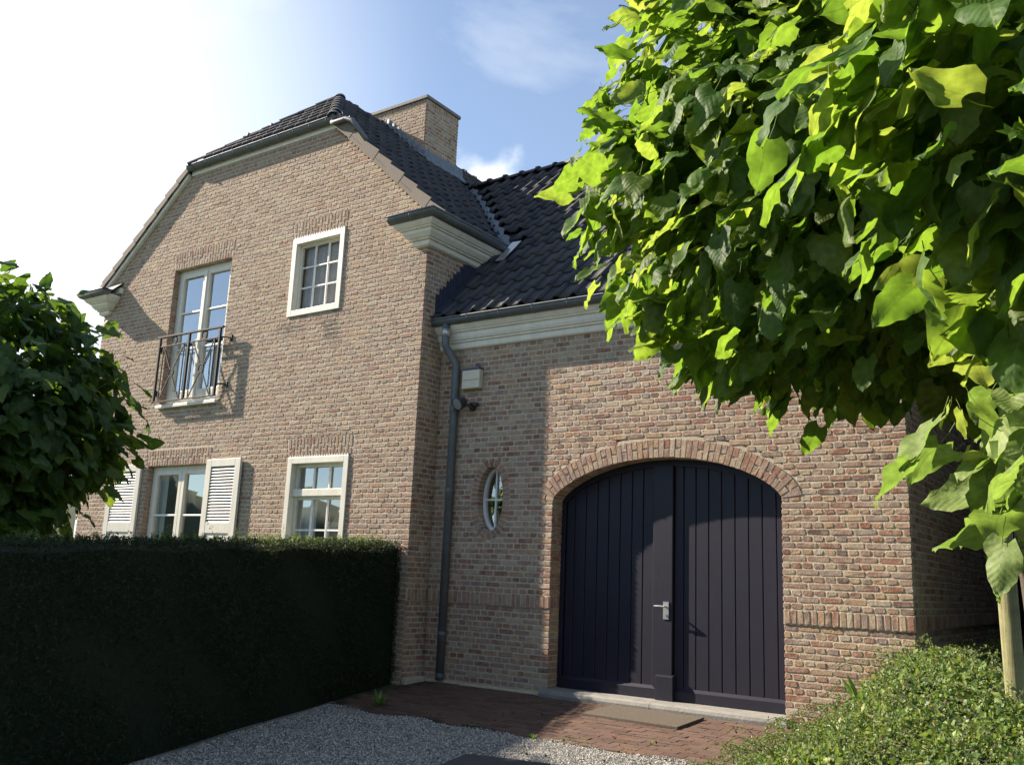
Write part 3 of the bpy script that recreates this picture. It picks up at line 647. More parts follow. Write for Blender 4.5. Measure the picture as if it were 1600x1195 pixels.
# gable top wall infill behind verge
# tile template in (u, s, n): width .24, exposure .335
def tile_tpl():
    xs = [-.005, .03, .075, .12, .15, .17, .195, .225, .248]
    hs = [.006, -.006, -.010, -.006, .004, .022, .040, .036, .010]
    v = []
    for s_, dn in ((0.0, .034), (.37, .004)):
        for x, h in zip(xs, hs): v.append((x, s_, h + dn))
    for x, h in zip(xs, hs): v.append((x, .004, h + .034 - .026))
    f = []
    k = len(xs)
    for i in range(k - 1): f.append((i, i + 1, k + i + 1, k + i)); f.append((2 * k + i, 2 * k + i + 1, i + 1, i))
    # side wall at the roll
    b = len(v); v += [(xs[-1], 0, -.01), (xs[-1], .37, -.02), (xs[0], 0, -.01), (xs[0], .37, -.02)]
    f.append((k - 1, b, b + 1, 2 * k - 1)); f.append((0, k, b + 3, b + 2))
    return np.array(v), f
TV, TF = tile_tpl()
TILES = []
def lay(O, U, Sv, nu, ns, keep, key):
    O = np.array(O, float); U = np.array(U, float); U /= np.linalg.norm(U); Sv = np.array(Sv, float); Sv /= np.linalg.norm(Sv); Nn = np.cross(U, Sv); 
    if Nn[2] < 0: Nn = -Nn
    for j in range(ns):
        for i in range(nu):
            uo, so_ = i * .24, j * .335
            c = O + U * (uo + .12) + Sv * (so_ + .17)
            if not keep(c): continue
            jt = rng.normal(0, 1, 3) * np.array([.0018, .003, .002])
            tilt = rng.normal(0, .004)
            L_ = TV + jt; Wd = O + (L_[:, 0:1] + uo) * U + (L_[:, 1:2] + so_) * Sv + (L_[:, 2:3] + L_[:, 0:1] * tilt) * Nn
            TILES.append((Wd, rng.random(), key))
VA = np.array([-7.20, 9.78, 0]); VA[2] = (zr(-7.2) + zg(9.78)) / 2
VX = [(-7.25 - (zg(y) - 4.42) / SL, y) for y in (9.9, RY)]
V0 = np.array([VX[0][0], 9.9, zg(9.9)]); V1 = np.array([VX[1][0], RY, zg(RY)]); VD = (V1 - V0) / np.linalg.norm(V1 - V0)
def vdist(c): d_ = c - V0; t_ = d_ @ VD; return 9 if t_ < -.25 else np.linalg.norm(d_ - VD * t_)
sg = math.sqrt(1 + GS * GS)
def keep_g(c):
    if c[1] > RY - .05: return False
    if c[0] < -7.42 and c[1] < 9.9: return False
    if zr(c[0]) > c[2] + .0 and c[1] > 9.85: return False
    if vdist(c) < .17: return False
    return True
lay((-7.54 - 12 * .24, GE, GZ), (1, 0, 0), (0, 1, GS), 36, 15, keep_g, 'g')
def keep_r(c):
    if c[2] > HZ0 and c[1] < HY0 + (c[2] - HZ0) / HS_ + .12: return False
    if c[0] < XRDG + .05: return False
    if c[1] > 9.8 and c[1] < RY + .3 and (c[2] < zg(c[1]) - .0): return False
    if c[1] >= RY and c[2] < RZ - .3 and c[1] < 15: return False
    if vdist(c) < .16 and c[1] < RY + .1: return False
    if CX0 < c[0] < CX1 and CY0 < c[1] < CY1: return False
    return True
lay((-7.25, 8.535, 4.42), (0, 1, 0), (-1, 0, SL), 32, 17, keep_r, 'r')
def keep_l(c):
    if c[2] > HZ0 and c[1] < HY0 + (c[2] - HZ0) / HS_ + .12: return False
    if CX0 < c[0] < CX1 and CY0 < c[1] < CY1: return False
    return c[0] < XRDG - .05
lay((-15.13, 8.535 + 32 * .24, 4.42), (0, -1, 0), (1, 0, SLL), 32, 18, keep_l, 'l')
def keep_h(c): return xhl + (c[2] - HZ0) / SLL + .1 < c[0] < xh - (c[2] - HZ0) / SL - .1
lay((xhl, HY0, HZ0), (1, 0, 0), (0, 1, HS_), 16, 8, keep_h, 'h')
ta = []
for v, rv, key in TILES:
    c = v[:9].mean(0); x, y, d = px(c)
    vis = 0 < x < 1000 and 0 < y < 600 and not (x > 890 and y > 430 - (x - 890)) and key in 'gr'
    if key == 'r' and (c[0] < -9 and c[1] > CY0): vis = False
    ta.append(1 / d if vis else 0)
order = np.argsort(-np.array(ta))[:300]; order = [i for i in order if ta[i] > 0]; oset = set(order)
for i in order:
    v, rv, key = TILES[i]; c = v.mean(0); o = bpy.data.objects.new('roof_tile', np_mesh('roof_tile', (v - c)[None], TF, [rv], True, M['tile'])); link(o, roof_o); o.location = Vector(c)
rest = [i for i in range(len(TILES)) if i not in oset]
o = bpy.data.objects.new('roof_tiling', np_mesh('roof_tiling', np.array([TILES[i][0] for i in rest]), TF, [TILES[i][1] for i in rest], True, M['tile'])); link(o, roof_o); o['kind'] = 'stuff'
# ridge and hip caps
def cap_tpl(knob=True):
    v = []; f = []; n = 9
    for s_, r_, z_ in (((0, .118, .012), (.04, .122, .014), (.05, .105, .004), (.36, .098, 0)) if knob else ((0, .100, .006), (.01, .101, .006), (.18, .097, .002), (.36, .091, -.003))):
        for k in range(n): a = math.pi * k / (n - 1); v.append((math.cos(a) * r_, s_, math.sin(a) * r_ * .85 + z_ - .015))
    for i in range(3):
        for k in range(n - 1): f.append((i * n + k, i * n + k + 1, (i + 1) * n + k + 1, (i + 1) * n + k))
    f.append(tuple(range(n))); return np.array(v), f
CV, CF = cap_tpl()
CV2, _ = cap_tpl(False)
def caps(a, b, name='ridge_tile', flip=False):
    a = np.array(a, float); b = np.array(b, float); d = b - a; Ln = np.linalg.norm(d); d /= Ln; n = int(Ln / .335) + 1
    up = np.array([0, 0, 1.0]); s_ = np.cross(d, up); s_ /= np.linalg.norm(s_); up = np.cross(s_, d)
    for i in range(n):
        o_ = a + d * (i * .335); T_ = CV2 if name == 'hip_tile' else CV; me = np_mesh(name, (T_[:, 0:1] * s_ + T_[:, 1:2] * d + T_[:, 2:3] * up)[None], CF, [rng.random() * .6], True, M['tile'])
        ob = bpy.data.objects.new(name, me); link(ob, roof_o); ob.location = Vector(o_ + rng.normal(0, .003, 3))
caps((-1.8, RY, RZ + .0), (-9.6, RY, RZ + .0))
caps((XRDG, HRY - .02, ZRDG - .06), (XRDG, CY0, ZRDG - .06)); caps((XRDG, CY1, ZRDG - .04), (XRDG, 16.2, ZRDG - .04))
caps((xh + .0, HY0 + .0, HZ0 - .01), (XRDG + .1, HRY - .08, ZRDG - .07), 'hip_tile'); caps((xhl + .0, HY0 + .0, HZ0 - .01), (XRDG - .1, HRY - .08, ZRDG - .07), 'hip_tile')
# verge tiles: the hanging side flaps seen on both rakes
def verge(side):
    n = 5
    for j in range(9):
        SQ = SL if side > 0 else SLL; s0 = .03 + j * .335; k = 1 / math.hypot(1, SQ)
        for_ = lambda s_, dn: ((-7.25 - s_ * k + dn * SQ * k) if side > 0 else (-15.13 + s_ * k - dn * SQ * k), 4.42 + s_ * SQ * k + dn * k)
        if for_(s0 + .1, 0)[1] > HZ0 + .0: break
        q = [for_(s0 - .012, .085), for_(s0 + .345, .045), for_(s0 + .345, -.105 if side > 0 else -.05), for_(s0 - .012, -.088 if side > 0 else -.03)]
        yy_ = (8.505 - .003 * (j % 2),) * 4; v = [(a, t_ - .002, b) for (a, b), t_ in zip(q, yy_)] + [(a, t_ + .02, b) for (a, b), t_ in zip(q, yy_)]
        c = np.mean(v, 0); me = np_mesh('verge_tile', (np.array(v) - c)[None], [(0, 1, 2, 3), (7, 6, 5, 4), (0, 4, 5, 1), (1, 5, 6, 2), (2, 6, 7, 3), (3, 7, 4, 0)], [rng.random()], False, M['verge'])
        ob = bpy.data.objects.new('verge_tile', me); link(ob, roof_o); ob.location = Vector(c)
    # soffit closing the overhang
verge(1); verge(-1)
k = 1 / math.hypot(1, SL)
sf = MB()
for sgn in (1, -1):
    SQ = SL if sgn > 0 else SLL; k = 1 / math.hypot(1, SQ)
    f_ = (lambda s_: (-7.25 - s_ * k)) if sgn > 0 else (lambda s_: (-15.13 + s_ * k))
    e2 = (1.93 if sgn > 0 else 1.90) / SQ / k; a, b = f_(.2), f_(e2); za, zb = 4.42 + .2 * SQ * k - .13, 4.42 + e2 * SQ * k - .13
    sf = MB(); sf.add([(a, 8.535, za), (b, 8.535, zb), (b, 8.62, zb), (a, 8.62, za), (a, 8.535, za + .08), (b, 8.535, zb + .08), (b, 8.62, zb + .08), (a, 8.62, za + .08)], BOXF); sf.obj('verge_board', M['cream'], house)
# valley lead, chimney flashings, stepped lead on the return wall
vl = MB()
nr = np.array([SL, 0, 1]) / math.hypot(1, SL); ng = np.array([0, -GS, 1]) / sg
sr = np.cross(VD, nr); sr = sr if sr[1] < 0 else -sr; sgv = np.cross(VD, ng); sgv = sgv if sgv[0] > 0 else -sgv
Ln = np.linalg.norm(V1 - V0); pts = []
nn_ = 36
for i in range(nn_ + 1):
    p = V0 + VD * (Ln * i / nn_); w1 = .115 + .03 * math.sin(i * 1.9) + rng.uniform(-.01, .01); w2 = .105 + .03 * math.sin(i * 1.6 + 1)
    pts.append((p + sr * w1 + nr * .045, p + (nr + ng) * .01, p + sgv * w2 + ng * .05))
v = [tuple(q) for t in pts for q in t]; f = []
for i in range(nn_):
    for k_ in range(2): f.append((i * 3 + k_, i * 3 + k_ + 1, i * 3 + 4 + k_, i * 3 + 3 + k_))
vl.add(v, f).obj('valley_lead', M['lead'], house)
fl = MB()      # lead apron beside the chimney, on the right slope
x0 = CX1
y_ = CY0 - .05; n_ = 22; v = []
for i in range(n_ + 1):
    yy = CY0 - .06 + (CY1 - CY0 + .25) * i / n_; d0 = .012 * math.sin(i * 1.3)
    v += [(x0 + .014, yy, zr(x0) + .21), (x0 + .02, yy, zr(x0) + .075), (x0 + .17 + d0, yy, zr(x0 + .17) + .062 + d0)]
f = []
for i in range(n_):
    for k_ in range(2): f.append((i * 3 + k_, i * 3 + 3 + k_, i * 3 + 4 + k_, i * 3 + 1 + k_))
fl.add(v, f)
fl.obj('chimney_apron', M['lead'], house)
fl = MB(); v = []; n_ = 64      # pleated lead along the front foot of the chimney
for i in range(n_ + 1):
    xx = CX1 + .06 - 1.0 * i / n_; ph = i * .78; a = .022 * math.sin(ph); top = .13 + .035 * (math.sin(ph) > 0)
    v += [(xx, CY0 - .015, zr(xx) + top + .03), (xx, CY0 - .03 - .01 * math.sin(ph), zr(xx) + .07 + a), (xx + .02, CY0 - .20 - .02 * math.sin(ph), zr(xx) + .065 + a)]
f = []
for i in range(n_):
    for k_ in range(2): f.append((i * 3 + k_, i * 3 + 1 + k_, i * 3 + 4 + k_, i * 3 + 3 + k_))
fl.add(v, f).obj('chimney_flashing', M['lead'], house)
st = MB()
for i in range(16):
    y0 = 8.80 + i * .066; z0 = zg(y0) - .02; st.box(-7.538, -7.52, y0, y0 + .06, z0, z0 + .33 + .02 * (i % 2))
for i in range(24): y0 = 8.79 + i * .045; st.add([(-7.53, y0, zg(y0) + .07), (-7.53, y0 + .046, zg(y0 + .046) + .07), (-7.33 + .01 * (i % 2), y0 + .046, zg(y0 + .046) + .05), (-7.33 + .01 * (i % 2), y0, zg(y0) + .05)], [(0, 1, 2, 3)])
st.obj('stepped_flashing', M['dark_lead'], house)
l2 = MB(); 
for i, (yy, ww) in enumerate(((9.62, .0), (9.78, .01), (9.94, .0))):
    pass
l2.add([(-7.22, 9.62, zg(9.62) + .085), (-7.08, 9.62, zg(9.62) + .08), (-7.05, 9.98, zg(9.98) + .085), (-7.2, 9.98, zg(9.98) + .09)], [(0, 1, 2, 3)]); l2.obj('lead_patch', M['zinc_new'], house)

# ------------------------------------------------------------------ gutters and cornices
def half_round(mb, path_pts, r_, side):
    """open half-round gutter; side = unit vector from wall outwards for each pt"""
    prof = [(-r_ + .0, .0)] + [(r_ * math.cos(math.pi + math.pi * k / 10), r_ * math.sin(math.pi + math.pi * k / 10)) for k in range(1, 10)] + [(r_, 0)]
    bead = [(r_ + .012 * math.cos(a), .004 + .012 * math.sin(a)) for a in (-2.2, -1.1, 0, 1.1, 2.2, 3.1)]
    prof = prof + bead
    sts = []
    for p, s_ in zip(path_pts, side):
        p = Vector(p); s_ = Vector(s_); sts.append(lambda q, p=p, s_=s_: p + s_ * q[0] + Vector((0, 0, q[1])))
    mb.sweep(prof, sts)
def gut_end(mb, p, s_, r_):
    p = Vector(p); s_ = Vector(s_); v = [p + s_ * (r_ * math.cos(math.pi + math.pi * k / 10)) + Vector((0, 0, r_ * math.sin(math.pi + math.pi * k / 10))) for k in range(11)]
    mb.add(v, [tuple(range(11))])
gm = MB(); half_round(gm, [(-7.53, 8.80, 3.15), (-1.72, 8.80, 3.125)], .075, [(0, -1, 0)] * 2); gut_end(gm, (-1.72, 8.8, 3.125), (0, -1, 0), .075); gut_end(gm, (-7.53, 8.8, 3.15), (0, -1, 0), .075)
g1 = gm.obj('garage_gutter', M['zinc'], house, smooth=True)
def bracket(par, p, s_, r_):
    m_ = MB(); p = Vector(p); s_ = Vector(s_); t = s_.cross(Vector((0, 0, 1)))
    m_.tube([p + s_ * ((r_ + .004) * math.cos(a)) + Vector((0, 0, (r_ + .004) * math.sin(a))) for a in np.linspace(math.pi, 2 * math.pi, 9)] + [p + s_ * (r_ + .014) + Vector((0, 0, .016)), p + s_ * (r_ - .01) + Vector((0, 0, .019))], .0045, 5)
    o_ = m_.obj('gutter_bracket', M['bracket'], None); o_.parent = par; o_.location = (0, 0, 0)
for i in range(12): bracket(g1, (-7.44 + i * .487, 8.80, 3.15 - i * .002), (0, -1, 0), .075)
# wing gutters, right and left, each returning on the front
def wing_gutter(sx):
    X = lambda v: (-7.54 + v) if sx > 0 else (-14.845 - v)
    gz = 4.455; r_ = .085
    m_ = MB(); oc = .27
    pts = [(X(-.46 + 0.03), GY - oc, gz), (X(oc), GY - oc, gz), (X(oc), 9.86 if sx > 0 else 16.2, gz)]
    d45 = Vector((sx, -1, 0)); half_round(m_, pts, r_, [(0, -1, 0), tuple(d45), (sx, 0, 0)])
    # raking closed end of the front return
    v = [Vector((X(-.43) , GY - oc, gz)) + Vector((0, -1, 0)) * (r_ * math.cos(math.pi + math.pi * k / 10)) + Vector((sx * .10 * -math.sin(math.pi + math.pi * k / 10) , 0, r_ * math.sin(math.pi + math.pi * k / 10))) for k in range(11)]
    g_ = m_.obj('wing_gutter', M['zinc'], house, smooth=True)
    e_ = MB(); vv = [(X(-.43), GY - oc - r_, gz), (X(-.43), GY - oc + r_, gz), (X(-.30), GY - oc, gz - r_)]; e_.add([(X(-.43), GY - oc + r_ * math.cos(a), gz + r_ * math.sin(a)) for a in np.linspace(math.pi, 2 * math.pi, 11)], [tuple(range(11))]); e_.obj('gutter_end', M['zinc'], house)
    if sx > 0:
        for yy in (8.75, 9.25, 9.7): bracket(g_, (X(oc), yy, gz), (1, 0, 0), r_)
    bracket(g_, (X(-.05), GY - oc, gz), (0, -1, 0), r_)
    # small zinc cover over the front return
    c_ = MB(); c_.add([(X(-.47), GY - .2, gz + .01), (X(.28), GY - .2, gz + .01), (X(.28), GY + .0, gz + .05), (X(-.47), GY + .0, gz + .20), (X(-.47), GY - .36, gz + .012), (X(.36), GY - .36, gz + .012)], [(0, 1, 2, 3), (4, 5, 1, 0)] if sx > 0 else [(3, 2, 1, 0), (0, 1, 5, 4)])
    c_.obj('zinc_cover', M['zinc'], house)
    # cornice: wraps corner; profile (out, z)
    prof = [(0.0, 4.095), (.035, 4.10), (.06, 4.115), (.075, 4.15), (.075, 4.158), (.062, 4.160), (.062, 4.172), (.10, 4.174), (.105, 4.182), (.095, 4.184), (.095, 4.195), (.12, 4.20), (.165, 4.25), (.175, 4.285), (.20, 4.288), (.205, 4.295), (.205, 4.305), (.225, 4.31), (.255, 4.345), (.27, 4.37), (.27, 4.41), (0.0, 4.42)]
    cm = MB(); k_ = len(prof); B = len(cm.v); back = 9.86 if sx > 0 else 16.0
    sts = [lambda q: (X(-.15 - q[0] * .95), GY - .0, q[1]), lambda q: (X(-.15 - q[0] * .95), GY - q[0], q[1]), lambda q: (X(q[0]), GY - q[0], q[1]), lambda q: (X(q[0]), back, q[1])]
    for st_ in sts:
        for q in prof: cm.v.append(st_(q))
    for i in range(3):
        for j in range(k_ - 1): cm.f.append((B + i * k_ + j, B + i * k_ + j + 1, B + (i + 1) * k_ + j + 1, B + (i + 1) * k_ + j))
    cm.obj('wing_cornice', M['cream'], house)
    # white board between cornice and first verge tile
    MB().box(min(X(-.26), X(-.5)), max(X(-.26), X(-.5)), GY - .07, GY - .012, 4.44, 4.53).obj('corner_board', M['cream'], house)
wing_gutter(1); wing_gutter(-1)
prof = [(0.0, 2.78), (.03, 2.785), (.045, 2.80), (.055, 2.845), (.055, 2.852), (.042, 2.854), (.042, 2.866), (.068, 2.868), (.072, 2.876), (.062, 2.878), (.062, 2.89), (.085, 2.90), (.10, 2.935), (.105, 2.985), (.13, 2.988), (.135, 2.998), (.135, 3.008), (.15, 3.012), (.175, 3.05), (.185, 3.07), (.185, 3.15), (.0, 3.16)]
cm = MB(); cm.sweep(prof, [lambda q: (-7.53, DY - q[0], q[1]), lambda q: (-1.9, DY - q[0], q[1])], True); cm.obj('garage_cornice', M['cream'], house)
# half-hip gutter and fascia
gm = MB(); hx0, hx1 = xhl - .03, xh + .05
half_round(gm, [(hx0, 8.52, 6.36), (hx1, 8.52, 6.36)], .066, [(0, -1, 0)] * 2); gut_end(gm, (hx0, 8.52, 6.36), (0, -1, 0), .066); gut_end(gm, (hx1, 8.52, 6.36), (0, -1, 0), .066)
g3 = gm.obj('hip_gutter', M['zinc'], house, smooth=True)
for i in range(11): bracket(g3, (hx0 + .15 + i * .345, 8.52, 6.36), (0, -1, 0), .066)
MB().box(xhl - .02, xh + .02, 8.578, 8.5935, 6.23, 6.45).obj('hip_fascia', M['cream'], house, bevel=.004)
MB().tube([(hx1 - .05, 8.49, 6.30), (hx1 - .04, 8.46, 6.25), (hx1 + .04, 8.45, 6.235), (hx1 + .24, 8.45, 6.235), (hx1 + .36, 8.46, 6.19), (hx1 + .62, 8.52, zr(hx1 + .62) + .085)], .036, 12).obj('hip_outlet_pipe', M['zinc'], house, smooth=True)
# downpipe
dp = MB(); PX, PYd = -7.235, 8.935
dp.tube([(-7.325, 8.80, 3.10), (-7.325, 8.80, 2.84), (-7.318, 8.805, 2.80), (-7.243, 8.925, 2.60), (PX, PYd, 2.55), (PX, PYd, -1.235)], .049, 14)
dpo = dp.obj('downpipe', M['zinc'], house, smooth=True)
c_ = MB(); c_.tube([(-7.325, 8.80, 3.02), (-7.325, 8.80, 2.93)], .055, 14).obj('pipe_collar', M['zinc_new'], house, smooth=True)
for z in (2.0, .98, -.72, -1.2):
    MB().tube([(PX, PYd, z), (PX, PYd, z + .045)], .055, 14).tube([(PX, PYd, z - .03), (PX, PYd, z - .025)], .054, 14).bar((PX, PYd + .04, z + .02), (PX, 9.0, z + .02), .02).obj('pipe_clamp', M['zinc'], house)

# ------------------------------------------------------------------ windows
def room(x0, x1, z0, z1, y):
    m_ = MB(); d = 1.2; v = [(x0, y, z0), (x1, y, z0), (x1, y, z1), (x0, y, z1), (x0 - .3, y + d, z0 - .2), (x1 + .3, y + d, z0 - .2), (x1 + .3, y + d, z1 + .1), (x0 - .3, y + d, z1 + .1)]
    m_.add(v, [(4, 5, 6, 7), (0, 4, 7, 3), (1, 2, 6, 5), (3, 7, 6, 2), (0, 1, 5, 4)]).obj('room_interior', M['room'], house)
def curtain(win, x0, x1, z0, z1, y, m, amp=.02, wl=.09):
    n = int((x1 - x0) / .012); v = []; ph = random.random() * 6
    for i in range(n + 1):
        x = x0 + (x1 - x0) * i / n; yy = y + amp * math.sin(x / wl * 6.28 + ph + math.sin(x * 11)); v += [(x, yy, z0), (x, yy * .5 + y * .5, z1)]
    MB().add(v, [(2 * i, 2 * i + 2, 2 * i + 3, 2 * i + 1) for i in range(n)]).obj('curtain', m, win, smooth=True)
def part_empty(name, par):
    o_ = bpy.data.objects.new(name, None); link(o_, par); return o_
def frame4(m_, x0, x1, z0, z1, w, y0, y1, wb=None, wt=None):
    wb = wb or w; wt = wt or w
    m_.box(x0, x0 + w, y0, y1, z0, z1); m_.box(x1 - w, x1, y0, y1, z0, z1); m_.box(x0 + w, x1 - w, y0, y1, z0, z0 + wb); m_.box(x0 + w, x1 - w, y0, y1, z1 - wt, z1)
def wframe(name, x0, x1, z0, z1, w, y0, y1, m=None, wb=None, wt=None):
    m_ = MB(); frame4(m_, x0, x1, z0, z1, w, y0, y1, wb, wt); o_ = m_.obj(name, m or M['white'], house, bevel=.004); return o_
def sub(mb, name, m, par, **k):
    o_ = mb.obj(name, m, None, **k); o_.parent = par; o_.location = (0, 0, 0); return o_
def pane(par, x0, x1, z0, z1, y, gm_=None):
    # thin solid sheet, very slightly out of true like real glazing
    a, b, c, d = rng.normal(0, .0012, 4)
    sub(MB().add([(x0, y + a, z0), (x1, y + b, z0), (x1, y + c, z1), (x0, y + d, z1)], [(0, 1, 2, 3)]), 'pane', gm_ or M['glass'], par)
def grid(par, x0, x1, z0, z1, nx_, nz2, y, bw=.022, bd=.03, m=None, gm_=None):
    for i in range(1, nx_): x = x0 + (x1 - x0) * i / nx_; sub(MB().box(x - bw / 2, x + bw / 2, y - bd, y - .002, z0, z1), 'glazing_bar', m or M['bar_white'], par, bevel=.003)
    for j in range(1, nz2):
        z = z0 + (z1 - z0) * j / nz2
        sub(MB().box(x0, x1, y - bd + .003, y - .003, z - bw / 2, z + bw / 2), 'glazing_bar', m or M['bar_white'], par, bevel=.003)
    for i in range(nx_):
        for j in range(nz2): pane(par, x0 + (x1 - x0) * i / nx_, x0 + (x1 - x0) * (i + 1) / nx_, z0 + (z1 - z0) * j / nz2, z0 + (z1 - z0) * (j + 1) / nz2, y, gm_)
def curt(par, *a, **k):
    n0 = len(C.objects); curtain(None, *a, **k); o_ = C.objects[-1] if False else bpy.context.scene.collection.objects[-1]; o_.parent = par; o_.location = (0, 0, 0)
# W1: flush-framed square window upstairs
def scallop(par, x0, x1, z, y):
    m_ = MB(); n = int((x1 - x0) / .047)
    for i in range(n):
        a = x0 + (x1 - x0) * i / n; b = x0 + (x1 - x0) * (i + 1) / n; m_.add([(a + .004, y, z), (b - .004, y, z), ((a + b) / 2, y, z + .032), (a + .004, y + .02, z), (b - .004, y + .02, z), ((a + b) / 2, y + .02, z + .032)], [(0, 1, 2), (5, 4, 3), (0, 3, 4, 1), (1, 4, 5, 2), (2, 5, 3, 0)])
    sub(m_, 'scalloped_edge', M['white'], par)
w1 = wframe('square_window', -10.11, -9.06, 3.475, 4.645, .085, GY - .028, GY + .11)
sub((lambda m_: (frame4(m_, -10.025, -9.145, 3.56, 4.56, .04, GY + .06, GY + .11), m_)[1])(MB()), 'sash', M['white'], w1, bevel=.003)
grid(w1, -9.985, -9.185, 3.60, 4.52, 3, 3, GY + .095, gm_=M['glass_dim']); curt(w1, -10.0, -9.17, 3.5, 4.6, GY + .16, M['curtain'], amp=.014, wl=.11); scallop(w1, -10.10, -9.07, 4.645, GY - .02)
room(-10.0, -9.15, 3.56, 4.56, GY + .25)
# W2: transom window downstairs
w2 = wframe('transom_window', -9.80, -8.65, -.45, 1.45, .085, GY - .028, GY + .13); scallop(w2, -9.79, -8.66, 1.45, GY - .02)
sub((lambda m_: (frame4(m_, -9.715, -8.735, -.365, 1.365, .045, GY + .06, GY + .12), m_)[1])(MB()), 'sash', M['white'], w2, bevel=.003)
sub(MB().box(-9.715, -8.735, GY + .02, GY + .12, .93, 1.025), 'transom', M['white'], w2, bevel=.004)
grid(w2, -9.67, -8.78, 1.025, 1.32, 3, 1, GY + .105); grid(w2, -9.67, -8.78, -.32, .885, 3, 3, GY + .105)
sub(MB().box(-9.67, -8.78, GY + .075, GY + .12, .887, .928), 'sash_rail', M['white'], w2, bevel=.003)
curt(w2, -9.7, -9.38, -.4, 1.0, GY + .2, M['net'], amp=.02, wl=.1); curt(w2, -9.2, -8.75, -.4, .6, GY + .22, M['curtain'], amp=.01, wl=.2)
room(-9.7, -8.75, -.4, 1.36, GY + .25)
# French doors
FY = GY + .095
fd = wframe('french_door', -12.93, -11.50, 2.40, 4.62, .06, FY, FY + .08)
for a, b in ((-12.87, -12.21), (-12.21, -11.56)):
    lf = MB(); frame4(lf, a + .003, b - .003, 2.46, 4.56, .075, FY - .012, FY + .05, wb=.16); sub(lf, 'door_leaf', M['white'], fd, bevel=.004)
    for j, (p, q) in enumerate(((2.62, 3.30), (3.30, 3.90), (3.90, 4.485))):
        pane(fd, a + .078, b - .078, p, q, FY + .03)
        if j: sub(MB().box(a + .078, b - .078, FY - .0, FY + .04, p - .013, p + .013), 'glazing_bar', M['bar_white'], fd, bevel=.003)
sub(MB().box(-12.235, -12.185, FY - .03, FY - .012, 2.47, 4.55), 'astragal', M['white'], fd, bevel=.003)
sub(MB().box(-12.27, -12.255, FY - .05, FY - .03, 3.3, 3.42), 'handle', M['steel'], fd)
for a, b in ((-12.86, -12.22), (-12.20, -11.57)):
    curt(fd, a, b, 2.45, 3.34, FY + .09, M['net'], amp=.018, wl=.075)
    sub(MB().tube([(a, FY + .08, 3.36), (b, FY + .08, 3.36)], .007, 6), 'curtain_rod', M['iron'], fd)
room(-12.87, -11.56, 2.45, 4.56, FY + .25)
sub(MB().box(-12.95, -11.47, GY - .07, GY + .2, 2.335, 2.385).box(-12.92, -11.51, FY - .03, FY + .06, 2.385, 2.405), 'window_sill', M['white'], fd, bevel=.006)
# W3 downstairs casement pair between shutters
w3 = wframe('casement_window', -13.02, -11.52, -1.0, 1.435, .06, FY, FY + .08)
for a, b in ((-12.96, -12.27), (-12.27, -11.58)):
    lf = MB(); frame4(lf, a + .003, b - .003, -.94, 1.375, .07, FY - .012, FY + .05, wb=.14); sub(lf, 'casement', M['white'], w3, bevel=.004)
    for j, (p, q) in enumerate(((-.8, -.05), (-.05, .69), (.69, 1.305))):
        pane(w3, a + .073, b - .073, p, q, FY + .03)
        if j: sub(MB().box(a + .073, b - .073, FY - .0, FY + .04, p - .013, p + .013), 'glazing_bar', M['bar_white'], w3, bevel=.003)
curt(w3, -12.93, -12.75, -.9, 1.33, FY + .1, M['net'], amp=.02, wl=.1); curt(w3, -11.8, -11.6, -.9, 1.33, FY + .1, M['net'], amp=.02, wl=.1)
room(-12.96, -11.58, -.94, 1.375, FY + .25)
# shutters
def shutter(x0, x1, z0, z1, y0, ang, hinge):
    m_ = MB(); w = .12; frame4(m_, x0, x1, z0, z1, w, y0 - .04, y0, wb=.2, wt=.11); m_.box(x0 + w, x1 - w, y0 - .038, y0 - .002, .42, .57)
    s_ = m_.obj('shutter', M['shutter'], house, bevel=.004)
    sub(MB().box(x0 + w + .001, x1 - w - .001, y0 - .024, y0 - .01, z0 + .2, .42), 'shutter_panel', M['shutter'], s_)
    nsl = 18; zz0, zz1 = .575, z1 - .115
    for i in range(nsl):
        z = zz0 + (zz1 - zz0) * (i + .5) / nsl
        sub(MB().add([(x0 + w, y0 - .036, z - .02), (x1 - w, y0 - .036, z - .02), (x1 - w, y0 - .008, z + .016), (x0 + w, y0 - .008, z + .016), (x0 + w, y0 - .030, z - .026), (x1 - w, y0 - .030, z - .026), (x1 - w, y0 - .002, z + .010), (x0 + w, y0 - .002, z + .010)], [(0, 1, 2, 3), (7, 6, 5, 4), (0, 4, 5, 1), (2, 6, 7, 3)]), 'slat', M['shutter'], s_)
    sub(MB().box(x0 + w, x1 - w, y0 - .0015, y0 + .004, zz0, zz1), 'shutter_back', M['door_gap'], s_)
    R_ = Matrix.Translation(Vector((hinge, y0, 0))) @ Matrix.Rotation(ang, 4, 'Z') @ Matrix.Translation(Vector((-hinge, -y0, 0)))
    s_.matrix_local = Matrix.Translation(-house.location) @ R_
shutter(-13.98, -13.15, -1.05, 1.475, GY - .012, math.radians(.5), -13.1); shutter(-11.52, -10.74, -1.05, 1.485, GY - .018, math.radians(-.8), -11.5)
